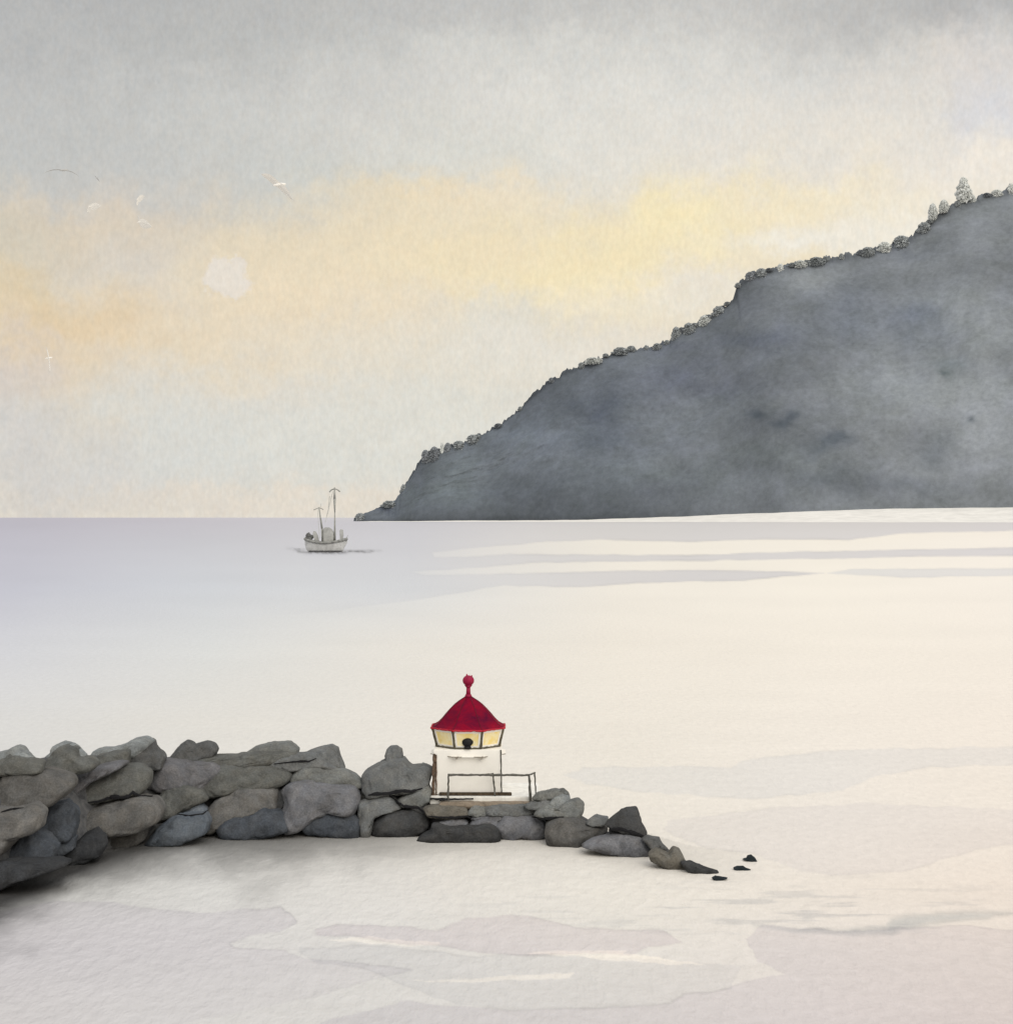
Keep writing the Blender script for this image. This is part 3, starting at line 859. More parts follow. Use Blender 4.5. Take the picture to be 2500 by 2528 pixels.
# middle
rk(z4([(520, 345), (620, 300), (700, 240), (800, 216), (1005, 200), (1090, 265), (1060, 320), (850, 330), (640, 350)]), 'olp', .35, 'low pale dome of a boulder on the middle of the crest')
rk(z4([(60, 430), (130, 350), (300, 325), (520, 330), (700, 290), (900, 285), (1130, 300), (1010, 360), (850, 400), (500, 420), (220, 440)]), 'ol', .1, 'long thin olive slab running along the crest')
rk(z4([(1150, 320), (1200, 285), (1300, 262), (1400, 235), (1462, 262), (1495, 360), (1535, 440), (1440, 460), (1330, 400)]), 'g', .1, 'grey tilted block with a square shoulder at the right end of the crest')
rk(z4([(830, 400), (880, 335), (1100, 318), (1280, 295), (1400, 390), (1500, 455), (1300, 450), (1150, 440), (1020, 475), (860, 440)]), 'g', -.05, 'grey slab carrying a thin black crack near the crest')
rk(z4([(200, 540), (235, 470), (400, 405), (700, 428), (850, 426), (1040, 490), (1000, 570), (880, 610), (700, 640), (500, 660), (300, 690), (215, 630)]), 'ol', -.05, 'large flattened olive boulder in the middle of the wall')
rk(z4([(1030, 525), (1150, 430), (1300, 430), (1500, 455), (1620, 505), (1700, 570), (1705, 630), (1620, 612), (1350, 605), (1200, 580), (1060, 600)]), 'olp', .0, 'pale olive boulder sloping down to the gap before the cairn')
rk(z4([(230, 860), (330, 740), (520, 655), (700, 630), (860, 640), (880, 700), (890, 820), (700, 860), (560, 900), (420, 940), (370, 1010), (250, 1010)]), 'brl', 0, 'broad warm grey boulder above a dark blue one at the water')
rk(z4([(868, 700), (930, 650), (990, 700), (1005, 780), (930, 840), (878, 815)]), 'dk', -.05, 'small dark chockstone between warm grey and bluish boulders')
rk(z4([(945, 660), (1000, 610), (1090, 578), (1250, 570), (1400, 605), (1620, 612), (1670, 700), (1650, 800), (1580, 870), (1430, 835), (1250, 910), (1130, 990), (1010, 1020), (950, 890), (1000, 760)]), 'lav', 0, 'largest bluish grey boulder in the middle of the wall')
rk(z4([(345, 985), (430, 910), (620, 880), (770, 828), (930, 858), (985, 930), (1020, 1020), (900, 1050), (700, 1080), (480, 1110), (390, 1080)]), 'sl', -.1, 'dark blue boulder at the waterline, left of a pair')
rk(z4([(1135, 990), (1250, 900), (1400, 828), (1480, 815), (1590, 870), (1680, 920), (1690, 1080), (1560, 1095), (1350, 1060), (1200, 1050)]), 'sl', -.1, 'dark blue boulder at the waterline, right of a pair')
rk(z4([(860, 1020), (1000, 1000), (1150, 1005), (1200, 1060), (1000, 1075), (880, 1080)]), 'sl', .0, 'small dark stone between the two dark blue boulders')
# cairn block
rk(z5([(68, 430), (100, 380), (230, 310), (290, 285), (420, 285), (500, 350), (600, 333), (665, 362), (640, 480), (600, 535), (400, 565), (130, 595), (85, 540), (80, 480)]), 'g', 0, 'big grey boulder left of the lighthouse carrying a round stone')
rk(z5([(262, 240), (275, 190), (310, 162), (360, 158), (405, 185), (416, 240), (412, 310), (350, 330), (285, 310)]), 'g', .12, 'round upright stone perched on the big grey boulder')
rk(z5([(560, 350), (600, 310), (640, 320), (672, 365), (650, 400), (580, 400)]), 'pg', .6, 'pale tip of a stone behind the right shoulder of the big grey boulder')
rk(z5([(370, 640), (480, 580), (600, 530), (640, 508), (670, 560), (665, 640), (600, 695), (430, 690)]), 'olp', 0, 'pale green-grey stone under the right side of the big grey boulder')
rk(z5([(40, 600), (50, 530), (80, 500), (120, 560), (130, 620), (60, 640)]), 'ol', .1, 'small olive stone at the lower left corner of the big grey boulder')
rk(z5([(30, 660), (150, 620), (270, 605), (340, 640), (425, 715), (260, 745), (170, 800), (150, 930), (110, 960), (40, 940)]), 'g', .02, 'mottled grey boulder under the crack left of the lighthouse')
rk(z5([(160, 870), (200, 820), (300, 755), (500, 735), (620, 765), (665, 830), (640, 905), (460, 975), (300, 960), (165, 945)]), 'dk', -.08, 'blurred purple black boulder at the waterline below the lighthouse')
rk(z5([(610, 715), (700, 695), (830, 698), (985, 715), (1000, 750), (995, 785), (860, 805), (655, 790)]), 'wb', -.05, 'short olive brown slab under the left corner of the lighthouse')
rk(z5([(480, 710), (560, 690), (625, 705), (645, 765), (590, 770)]), 'dk', .0, 'little dark wedge stone left of the olive brown slab')
rk(z5([(550, 1000), (620, 950), (690, 925), (700, 865), (760, 855), (830, 888), (950, 880), (1110, 885), (1170, 866), (1260, 895), (1310, 1005), (1100, 1005), (940, 1028), (800, 1005), (600, 1018)]), 'dk', -.2, 'dark jagged flat stone at the waterline directly below the lighthouse')
rk(z5([(720, 850), (850, 815), (960, 820), (1010, 850), (960, 890), (830, 900), (740, 890)]), 'lav', .0, 'pale lilac stone behind the jagged flat one, left')
rk(z5([(1000, 890), (1050, 840), (1120, 815), (1280, 825), (1290, 900), (1150, 900)]), 'lav', .02, 'pale lilac stone behind the jagged flat one, right')
rk(z5([(1000, 770), (1040, 705), (1100, 685), (1170, 700), (1190, 770), (1090, 790)]), 'olp', .0, 'small rounded green-grey stone under the brown slab')
rk(z5([(1160, 700), (1300, 685), (1500, 680), (1600, 700), (1610, 760), (1500, 780), (1190, 775)]), 'g', .0, 'long mid grey stone under the right half of the brown slab')
rk(z5([(1020, 800), (1180, 765), (1400, 770), (1590, 775), (1560, 800), (1350, 815), (1250, 840), (1100, 830)]), 'lav', .15, 'thin pale stone filling the joint below the long grey one')
rk(z5([(1265, 880), (1350, 790), (1600, 788), (1700, 828), (1720, 900), (1710, 960), (1640, 985), (1500, 965), (1400, 1005), (1310, 960)]), 'lav', -.05, 'lavender grey rounded boulder right of the jagged flat stone')
rk(z5([(1520, 690), (1620, 655), (1720, 638), (1785, 655), (1790, 705), (1650, 730), (1550, 720)]), 'g', .0, 'dark grey small stone at the right end of the brown slab')
rk(z5([(1595, 630), (1640, 580), (1800, 548), (1900, 562), (1925, 600), (1800, 620), (1700, 645)]), 'olp', .1, 'flat olive stone just right of the railing')
rk(z6([(0, 250), (20, 200), (140, 168), (182, 198), (195, 232), (100, 240), (40, 270)]), 'ol', .2, 'dark olive stone topping the pile right of the railing')
rk(z6([(20, 290), (60, 240), (130, 215), (192, 232), (200, 290), (90, 330)]), 'pg', .05, 'pale stone tucked under the top of the pile right of the railing')
rk(z6([(-110, 380), (0, 300), (80, 320), (180, 275), (265, 258), (312, 298), (300, 360), (275, 410), (160, 415), (0, 410)]), 'olp', -.02, 'olive wedge boulder pointing right below the pile of small stones')
rk(z6([(-10, 540), (0, 470), (120, 420), (260, 430), (340, 470), (500, 478), (500, 520), (440, 575), (320, 605), (250, 655), (100, 635), (0, 625)]), 'br', -.05, 'long dark brown boulder at the waterline right of the lavender one')
rk(z6([(335, 460), (370, 420), (430, 393), (520, 408), (522, 450), (460, 480), (380, 478)]), 'g', .08, 'small grey stone left of the dark peaked boulder')
rk(z6([(512, 462), (560, 420), (640, 368), (700, 348), (772, 346), (800, 445), (842, 520), (835, 570), (700, 535), (560, 510)]), 'dk', 0, 'dark peaked boulder with a steep right side near the tip')
rk(z6([(530, 520), (600, 515), (700, 545), (800, 575), (700, 590), (560, 570)]), 'bk', .12, 'thin black piece standing for the shaded undercut of the dark peaked boulder')  # black piece put in for the shade of the undercut
rk(z6([(290, 655), (420, 600), (560, 570), (700, 562), (790, 580), (860, 620), (915, 690), (850, 722), (740, 745), (600, 728), (450, 685)]), 'lav', -.08, 'lavender lens-shaped boulder lying at the waterline near the tip')
rk(z6([(815, 595), (870, 573), (960, 588), (995, 640), (1035, 675), (900, 680)]), 'gd', .08, 'small dark grey stone stepping down toward the tip')
rk(z6([(940, 690), (980, 660), (1045, 690), (1040, 750), (930, 740)]), 'gd', .05, 'rounded grey stone behind the last peaked boulder')
rk(z6([(878, 730), (940, 685), (1045, 735), (1085, 682), (1132, 688), (1175, 780), (1220, 820), (1200, 862), (1020, 835), (900, 785)]), 'wb', -.05, 'last peaked olive boulder at the tip of the breakwater')
rk(z6([(1150, 800), (1240, 800), (1330, 835), (1480, 878), (1612, 903), (1500, 895), (1350, 888), (1200, 868)]), 'dk', -.05, 'low dark tapering tail of rock ending the breakwater')


def make_rock(poly, colour, off, label, group='boulders of the breakwater', name='boulder', seed=0, Y=None, grow=1.075):
    xs_ = [p[0] for p in poly]; ys_ = [p[1] for p in poly]
    cx = (min(xs_) + max(xs_)) / 2; cy = (min(ys_) + max(ys_)) / 2
    # area centroid
    A_ = 0; gx_ = 0; gy_ = 0
    for i in range(len(poly)):
        x1, y1 = poly[i]; x2, y2 = poly[(i + 1) % len(poly)]
        k = x1 * y2 - x2 * y1; A_ += k; gx_ += (x1 + x2) * k; gy_ += (y1 + y2) * k
    if abs(A_) > 1e-3:
        cx, cy = gx_ / (3 * A_), gy_ / (3 * A_)
    if Y is None:
        Y = depth_at(cx, cy) + off
        ym = max(ys_)
        if ym > float(waterline(cx)) - 14 and name == 'boulder':
            Y = (HC + .14) * F / (ym - HOR) + max(off, 0) * .5      # stands in the water
    c = P(cx, cy, Y)
    k = Y / F
    pl = [((x - cx) * k * grow, -(y - cy) * k * grow) for x, y in poly]

    def Rad(th):
        dx_, dz_ = math.cos(th), math.sin(th)
        best = 0
        for i in range(len(pl)):
            x1, z1 = pl[i]; x2, z2 = pl[(i + 1) % len(pl)]
            ex, ez = x2 - x1, z2 - z1
            den = dx_ * ez - dz_ * ex
            if abs(den) < 1e-9: continue
            tt = (x1 * ez - z1 * ex) / den
            uu = (x1 * dz_ - z1 * dx_) / den
            if tt > 0 and -1e-6 <= uu <= 1 + 1e-6:
                best = max(best, tt)
        return best
    nt_ = 144
    tabR = [Rad(2 * math.pi * i / nt_) for i in range(nt_)]
    tabR = [(tabR[i - 1] + 2 * tabR[i] + tabR[(i + 1) % nt_]) / 4 for i in range(nt_)]
    wd = (max(p[0] for p in pl) - min(p[0] for p in pl)); ht = (max(p[1] for p in pl) - min(p[1] for p in pl))
    T = .40 * min(wd, ht) + .12 * max(wd, ht)
    bm = bmesh.new()
    bmesh.ops.create_icosphere(bm, subdivisions=5 if wd > .6 else 4, radius=1)
    sz = (wd * ht) ** .5
    sd = Vector((seed * 3.7, seed * 1.3, seed * 7.1))
    for v in bm.verts:
        d = v.co
        th = math.atan2(d.z, d.x) % (2 * math.pi)
        fi = th / (2 * math.pi) * nt_; i0 = int(fi) % nt_; fr_ = fi - int(fi)
        Rr = tabR[i0] * (1 - fr_) + tabR[(i0 + 1) % nt_] * fr_
        s_ = math.hypot(d.x, d.z)
        rho = Rr * min(1, s_) ** .52
        yy = T * math.copysign(abs(d.y) ** .62, d.y)
        x_ = math.cos(th) * rho; z_ = math.sin(th) * rho
        p = Vector((x_, yy, z_))
        q_ = p / sz
        n_ = mnoise.fractal(q_ * 2.2 + sd, 0.9, 2.1, 4)
        n2_ = mnoise.noise(q_ * 7 + sd * 2)
        vd = mnoise.voronoi(q_ * 2.6 + sd)[0]
        crk = min(1.0, (vd[1] - vd[0]) * 5)
        k_ = sz * (.075 * n_ + .018 * n2_ + .03 * (crk - 1)) * (1 - .62 * s_ ** 6)
        dd_ = Vector((d.x * .55, d.y, d.z * .55)).normalized()
        p = p + dd_ * k_
        p.y += z_ * .62                       # lean back with the slope of the bank
        v.co = p
    o = bm_obj(name, bm, M_ROCK, None, smooth=True, loc=c)
    cc_ = lin(C[colour]) if isinstance(colour, str) else lin(colour)
    o.color = (*[v / ROCK_K for v in cc_], 1)
    tag(o, label, 'boulder', group)
    return o


from mathutils.bvhtree import BVHTree
rocks = [make_rock(poly, c_, off, lb, seed=i + 1) for i, (poly, c_, off, lb) in enumerate(R)]
_v, _f, _own = [], [], []
for o in rocks:
    b = len(_v); _v += [v.co + o.location for v in o.data.vertices]
    for p in o.data.polygons:
        _f.append([b + k for k in p.vertices]); _own.append(o)
bvh = BVHTree.FromPolygons(_v, _f)
M_CRACK = plain('black_crack_shadowed_stone', (.018, .018, .020), .95, .1, 6)


def crack(ptsx, wpx):
    """a deep black fissure following the face of the stones"""
    ring, own = [], {}
    n = 14
    seg = []
    for (x1, y1), (x2, y2) in zip(ptsx[:-1], ptsx[1:]):
        for k in range(n): seg.append((x1 + (x2 - x1) * k / n, y1 + (y2 - y1) * k / n))
    seg.append(ptsx[-1])
    for i, (x, y) in enumerate(seg):
        d = P(x, y, 1.0) - Vector((0, 0, HC)); d.normalize()
        hit = bvh.ray_cast(Vector((0, 0, HC)), d)
        if hit[0] is None: continue
        own[_own[hit[2]]] = own.get(_own[hit[2]], 0) + 1
        t_ = i / (len(seg) - 1)
        ww = wpx * (math.sin(math.pi * min(1, max(0.06, t_ * .94 + .03))) ** .6) * (1 + .45 * mnoise.noise(Vector((x * .11, y * .11, 3)))) * hit[3] / F / 2
        ring.append((hit[0], d, ww, hit[3]))
    if len(ring) < 4: return
    dm = [r[3] for r in ring]
    o = max(own, key=own.get)
    bm = bmesh.new(); rr = []
    for i, (p, d, ww, ds) in enumerate(ring):
        lo = min(dm[max(0, i - 3):i + 4])
        c = p - d * (ds - lo + .02) - o.location
        rr.append([bm.verts.new(c + Vector((0, 0, ww))), bm.verts.new(c + Vector((0, -.012, 0))), bm.verts.new(c - Vector((0, 0, ww))), bm.verts.new(c + Vector((0, .16, 0)))])
    for a_, b_ in zip(rr[:-1], rr[1:]):
        for k in range(4): bm.faces.new((a_[k], a_[(k + 1) % 4], b_[(k + 1) % 4], b_[k]))
    bm.faces.new(rr[0]); bm.faces.new(rr[-1])
    bm_obj('crack', bm, M_CRACK, o)


crack(z3([(830, 772), (960, 750), (1050, 718), (1215, 712), (1255, 672), (1320, 708), (1440, 708)]), 9)
crack(z3([(10, 862), (100, 838), (225, 820)]), 7)
crack(z4([(865, 404), (1050, 385), (1165, 378), (1190, 384), (1265, 352)]), 5)
crack(z5([(105, 600), (150, 590), (300, 582), (410, 560), (500, 565), (600, 537)]), 9)
crack(z5([(300, 600), (370, 660), (430, 700), (560, 712), (625, 765)]), 7)
crack(z5([(650, 790), (760, 802), (900, 803), (1000, 790), (1040, 812)]), 6)
crack([(438, 2010), (470, 2014), (500, 2010), (512, 2001)], 5)
crack(z5([(1590, 795), (1700, 812), (1800, 805), (1880, 798)]), 6)
crack(z6([(530, 512), (620, 508), (700, 530), (770, 552), (832, 570)]), 10)
# the three stones awash off the tip
SR = 'stones awash off the tip of the breakwater'
for i, (poly, lb) in enumerate([
    ([(1831, 2121), (1842, 2119), (1846, 2113), (1855, 2112), (1862, 2117), (1867, 2126), (1855, 2127), (1844, 2124)], 'farthest of the three dark stones awash, rounded hump'),
    ([(1810, 2143), (1820, 2139), (1834, 2139), (1842, 2144), (1854, 2146), (1840, 2149), (1814, 2149)], 'middle of the three dark stones awash, with two low humps'),
    ([(1757, 2167), (1766, 2163), (1776, 2165), (1797, 2167), (1785, 2171), (1775, 2174), (1762, 2173)], 'nearest of the three dark stones awash, smallest and bluish')]):
    yb = max(p[1] for p in poly) - 2
    make_rock(poly, (52, 60, 64), 0, lb, SR, 'stone_awash', 90 + i, Y=HC * F / (yb - HOR))

# ------------------------------------------------------------------ lighthouse
M_WHITE = plain('white_painted_render', (.93, .90, .84), .7, .02, 1.5, bump=.1)
M_RED = plain('crimson_roof_paint', lin((130, 5, 34)), .7, .22, 1.1, .06, tintvar=lin((80, 12, 44)))
M_REDL = plain('bright_red_trim_paint', lin((176, 22, 44)), .5, .1, 5, .3)
M_OLIVE = plain('olive_grey_metal', lin((98, 92, 76)), .6, .25, 8)
M_BROWN = plain('brown_timber', lin((104, 86, 72)), .8, .3, 9)
M_DKBR = plain('dark_brown_timber', lin((74, 62, 48)), .8, .3, 6)
M_BLACK = plain('black_iron_and_shadow', lin((28, 28, 30)), .5, .1, 6)
M_RAIL = plain('weathered_grey_rail', lin((98, 96, 90)), .7, .25, 8)
M_PENCIL = plain('thin_grey_trim', lin((140, 132, 120)), .8, .2, 8)
M_STONE = plain('brown_stone_slab', tuple(v / .8 for v in lin((128, 116, 102))), .9, .22, 2.2, bump=.3)
M_PALE = plain('pale_concrete', (.84, .82, .77), .9, .08, 2.5, bump=.2)
M_PANE, q = newmat('lit_yellow_pane')
tcq = q.n('ShaderNodeTexCoord')
nq = q.noise(tcq.outputs['Object'], 3.0, 3, .5)
cq = q.ramp(nq.outputs[0], [(.35, lin((228, 204, 128))), (.62, lin((232, 220, 178)))])
bq = q.n('ShaderNodeBsdfPrincipled'); q.put(bq.inputs['Base Color'], cq); bq.inputs['Roughness'].default_value = .25
q.put(bq.inputs['Emission Color'], cq); bq.inputs['Emission Strength'].default_value = .12
oq = q.n('ShaderNodeOutputMaterial'); q.nt.links.new(bq.outputs[0], oq.inputs[0])

LY = 69.85                      # centre of the tower
S = F / 68.4
Z0 = HC - (1962 - HOR) / F * 68.4
LX = (1154 - CX) / F * 68.4
lh = empty('lighthouse', (LX, LY, Z0), 'small white lighthouse with a crimson bell roof and yellow lantern windows on the breakwater', 'lighthouse')


def box(bm, x0, x1, y0, y1, z0, z1):
    vs_ = [bm.verts.new(p) for p in [(x0, y0, z0), (x1, y0, z0), (x1, y1, z0), (x0, y1, z0), (x0, y0, z1), (x1, y0, z1), (x1, y1, z1), (x0, y1, z1)]]
    for f in [(0, 1, 2, 3), (4, 5, 6, 7), (0, 1, 5, 4), (1, 2, 6, 5), (2, 3, 7, 6), (3, 0, 4, 7)]:
        bm.faces.new([vs_[i] for i in f])


def bar(bm, p, q_, r, seg=8, r2=None, jit=0.0):
    p, q_ = Vector(p), Vector(q_)
    d = (q_ - p); L = d.length
    if L < 1e-6: return
    quat = d.to_track_quat('Z', 'Y')
    rings = []
    n = max(2, int(L / .12) + 1) if jit else 2
    for k in range(n):
        t_ = k / (n - 1)
        rr = r + ((r2 if r2 is not None else r) - r) * t_
        c = p + d * t_
        if jit:
            rr *= 1 + random.uniform(-.22, .22)
            c = c + Vector((random.uniform(-jit, jit), 0, random.uniform(-jit, jit)))
        rings.append([bm.verts.new(c + quat @ Vector((math.cos(2 * math.pi * i / seg) * rr, math.sin(2 * math.pi * i / seg) * rr, 0))) for i in range(seg)])
    for a_, b_ in zip(rings[:-1], rings[1:]):
        for i in range(seg):
            bm.faces.new((a_[i], a_[(i + 1) % seg], b_[(i + 1) % seg], b_[i]))
    bm.faces.new(rings[0]); bm.faces.new(rings[-1])


def ngon_pts(apothem, z, n=8, off=0.5):
    Rr = apothem / math.cos(math.pi / n)
    return [Vector((math.sin(2 * math.pi * (i + off) / n) * Rr, -math.cos(2 * math.pi * (i + off) / n) * Rr, z)) for i in range(n)]


random.seed(5)
HB = (1962 - 1851) / S           # body height
hw = 1.44
# body: white square block with slightly softened corners
bm = bmesh.new(); box(bm, -hw, hw, -1.42, 1.42, 0, HB)
bmesh.ops.bevel(bm, geom=[e_ for e_ in bm.edges], offset=.03, segments=2, affect='EDGES')
bm_obj('wall', bm, M_WHITE, lh)
# corner posts: stout brown on the left, thin on the right
bm = bmesh.new(); bar(bm, (-hw - .02, -1.45, -.12), (-hw + .04, -1.45, HB - .18), .065, 8, jit=.012); bar(bm, (-hw + .12, -1.47, -.05), (-hw + .12, -1.47, HB - .2), .03, 6, jit=.01)
bm_obj('corner_post', bm, M_BROWN, lh)['label'] = 'stout brown double corner post'
bm = bmesh.new(); bar(bm, (hw - .01, -1.44, -.02), (hw - .04, -1.44, HB + .0), .028, 8, jit=.008)
bm_obj('corner_post', bm, M_RAIL, lh)['label'] = 'thin grey corner post'
# plinth and sill
bm = bmesh.new(); box(bm, -hw + .25, hw + .42, -1.60, -1.43, -.02, .11)
bmesh.ops.bevel(bm, geom=[e_ for e_ in bm.edges], offset=.02, segments=2, affect='EDGES')
bm_obj('plinth', bm, M_DKBR, lh)
# thin gallery ledge round the tower
zg = HB - .30
gp = [ngon_pts(1.60, zg), ngon_pts(1.60, zg + .015)]
bm = bmesh.new()
v0 = [bm.verts.new(p) for p in gp[0]]; v1 = [bm.verts.new(p) for p in gp[1]]
bm.faces.new(v0); bm.faces.new(v1)
for i in range(8): bm.faces.new((v0[i], v0[(i + 1) % 8], v1[(i + 1) % 8], v1[i]))
led = bm_obj('gallery_ledge', bm, M_WHITE, lh)
for i in (6, 7, 0):
    pa, pb = gp[1][i], gp[1][(i + 1) % 8]
    for qa, qb in ([(pa, pa + (pb - pa) * .32), (pb - (pb - pa) * .3, pb)] if i == 7 else [(pa, pb)]):
        bm = bmesh.new(); bar(bm, qa, qb, .016, 6, jit=.004)
        bm_obj('edging_strip', bm, M_PENCIL, led)
for sx_ in (-.46, .58):
    bm = bmesh.new()
    a0 = [bm.verts.new(p) for p in [(sx_ - .09, -1.62, zg + .01), (sx_ + .09, -1.62, zg + .02), (sx_, -1.70, zg - .09)]]
    a1 = [bm.verts.new(p) for p in [(sx_ - .09, -1.45, zg + .01), (sx_ + .09, -1.45, zg + .02), (sx_, -1.45, zg - .12)]]
    bm.faces.new(a0); bm.faces.new(a1)
    for i in range(3): bm.faces.new((a0[i], a0[(i + 1) % 3], a1[(i + 1) % 3], a1[i]))
    bm_obj('bracket', bm, M_PENCIL, lh)
# lantern: eight flared yellow windows, olive posts between them
LHt = .80
zb_, zt_ = HB, HB + LHt
ab, at_ = 1.31, 1.50
pb_ = ngon_pts(ab, zb_); pt_ = ngon_pts(at_, zt_)
bm = bmesh.new()
fl = [bm.verts.new(p * 1.0) for p in ngon_pts(ab + .02, zb_ + .002)]; fl2 = [bm.verts.new(p) for p in ngon_pts(ab + .02, zb_ + .07)]
bm.faces.new(fl); bm.faces.new(fl2)
for i in range(8): bm.faces.new((fl[i], fl[(i + 1) % 8], fl2[(i + 1) % 8], fl2[i]))
lant = bm_obj('lantern_floor', bm, M_WHITE, lh)
for i in range(8):
    j = (i + 1) % 8
    c0, c1, c2, c3 = pb_[i] + Vector((0, 0, .072)), pb_[j] + Vector((0, 0, .072)), pt_[j], pt_[i]
    nrm = (c1 - c0).cross(c3 - c0).normalized()
    if nrm.dot(Vector(((c0 + c1) / 2).xy.to_3d())) < 0: nrm = -nrm
    # white surround with an opening, then the yellow pane set back
    def qp(u, v): return (c0 * (1 - u) + c1 * u) * (1 - v) + (c3 * (1 - u) + c2 * u) * v
    u0, u1, v0_, v1_ = .11, .89, .10, .84
    ou = [qp(0, 0), qp(1, 0), qp(1, 1), qp(0, 1)]; inn = [qp(u0, v0_), qp(u1, v0_), qp(u1, v1_), qp(u0, v1_)]
    bm = bmesh.new()
    A1 = [bm.verts.new(p) for p in ou]; B1_ = [bm.verts.new(p) for p in inn]
    A2 = [bm.verts.new(p - nrm * .06) for p in ou]; B2_ = [bm.verts.new(p - nrm * .06) for p in inn]
    for k in range(4):
        l = (k + 1) % 4
        bm.faces.new((A1[k], A1[l], B1_[l], B1_[k])); bm.faces.new((A2[k], A2[l], B2_[l], B2_[k])); bm.faces.new((B1_[k], B1_[l], B2_[l], B2_[k]))
        bm.faces.new((A1[k], A1[l], A2[l], A2[k]))
    wdw = bm_obj('window', bm, M_WHITE, lh)
    bm = bmesh.new()
    pv = [p - nrm * .03 for p in inn]
    f4 = [bm.verts.new(p + nrm * .008) for p in pv]; k4 = [bm.verts.new(p - nrm * .008) for p in pv]
    bm.faces.new(f4); bm.faces.new(k4)
    for k in range(4): bm.faces.new((f4[k], f4[(k + 1) % 4], k4[(k + 1) % 4], k4[k]))
    bm_obj('pane', bm, M_PANE, wdw)
for i in range(8):
    nn = Vector((pb_[i].x, pb_[i].y, 0)).normalized()
    bm = bmesh.new(); bar(bm, pb_[i] + nn * .02 + Vector((0, 0, .03)), pt_[i] + nn * .0 + Vector((0, 0, -.03)), .055, 6, .062, jit=.008)
    bm_obj('lantern_post', bm, M_OLIVE, lh)
bm = bmesh.new()
for i in range(8): bar(bm, pb_[i] + Vector((0, 0, .04)) * 1 + Vector((pb_[i].x, pb_[i].y, 0)).normalized() * .02, pb_[(i + 1) % 8] + Vector((0, 0, .04)) + Vector((pb_[(i + 1) % 8].x, pb_[(i + 1) % 8].y, 0)).normalized() * .02, .04, 6, jit=.008)
bm_obj('lantern_sill', bm, M_OLIVE, lh)
# black lamp in the front window
bm = bmesh.new()
bmesh.ops.create_uvsphere(bm, u_segments=16, v_segments=10, radius=.235)
for v in bm.verts:
    v.co.y *= .55; v.co.z *= .78
    v.co += Vector(v.co) * .12 * mnoise.noise(v.co * 9)
bmesh.ops.create_cone(bm, segments=12, radius1=.16, radius2=.12, depth=.1, cap_ends=True, matrix=__import__('mathutils').Matrix.Translation((0, 0, -.2)))
bmesh.ops.translate(bm, verts=bm.verts, vec=(.0, -ab - .07, zb_ + .30))
bm_obj('lamp', bm, M_BLACK, lh, smooth=True)
# bell roof: eight gently swelling faces
prof = [(a_, z_ * .87) for a_, z_ in [(1.535, 0), (1.47, .05), (1.30, .17), (1.13, .37), (.97, .60), (.79, .84), (.60, 1.07), (.41, 1.25), (.25, 1.38), (.13, 1.47)]]
bm = bmesh.new(); rings = []
for ap, z_ in prof:
    rings.append([bm.verts.new(p) for p in ngon_pts(ap, zt_ + z_)])
for a_, b_ in zip(rings[:-1], rings[1:]):
    for i in range(8): bm.faces.new((a_[i], a_[(i + 1) % 8], b_[(i + 1) % 8], b_[i]))
bm.faces.new(rings[0]); bm.faces.new(rings[-1])
roof = bm_obj('roof', bm, M_RED, lh)
bm = bmesh.new(); e0 = ngon_pts(1.56, zt_ + .01)
for i in range(8): bar(bm, e0[i], e0[(i + 1) % 8], .04, 6, jit=.012)
bm_obj('eave', bm, M_REDL, roof)
M_SEAM = plain('dark_crimson_seam', lin((84, 12, 30)), .6, .1, 5)
for i in range(8):
    bm = bmesh.new()
    ps = [ngon_pts(ap + .004, zt_ + z_)[i] for ap, z_ in prof]
    for a_, b_ in zip(ps[:-1], ps[1:]): bar(bm, a_, b_, .012, 5)
    bm_obj('roof_ridge', bm, M_SEAM, roof)
bm = bmesh.new(); zr = zt_ + 1.27
for p0, p1, r0, r1 in [((0, 0, zr), (0, 0, zr + .12), .17, .115), ((0, 0, zr + .11), (0, 0, zr + .42), .10, .085), ((0, 0, zr + .40), (0, 0, zr + .5), .09, .17)]:
    bar(bm, p0, p1, r0, 12, r1)
bm_obj('roof_pipe', bm, plain('crimson_pipe_paint', lin((150, 24, 62)), .5, .1, 5), roof, smooth=True)
bm = bmesh.new(); bmesh.ops.create_uvsphere(bm, u_segments=20, v_segments=14, radius=.25)
for v in bm.verts: v.co.z *= .92
bmesh.ops.translate(bm, verts=bm.verts, vec=(0, 0, zr + .70))
for an, hh, tilt in [(math.pi * 1.5, .16, .07), (math.pi * .5, .07, .15)]:
    d = Vector((math.sin(an), math.cos(an), 0))
    bar(bm, Vector((0, 0, zr + .84)) + d * tilt * .7, Vector((0, 0, zr + .88 + hh * .7)) + d * tilt * 1.1, .09, 6, .015)
bm_obj('finial', bm, bpy.data.materials['crimson_pipe_paint'], roof, smooth=True)

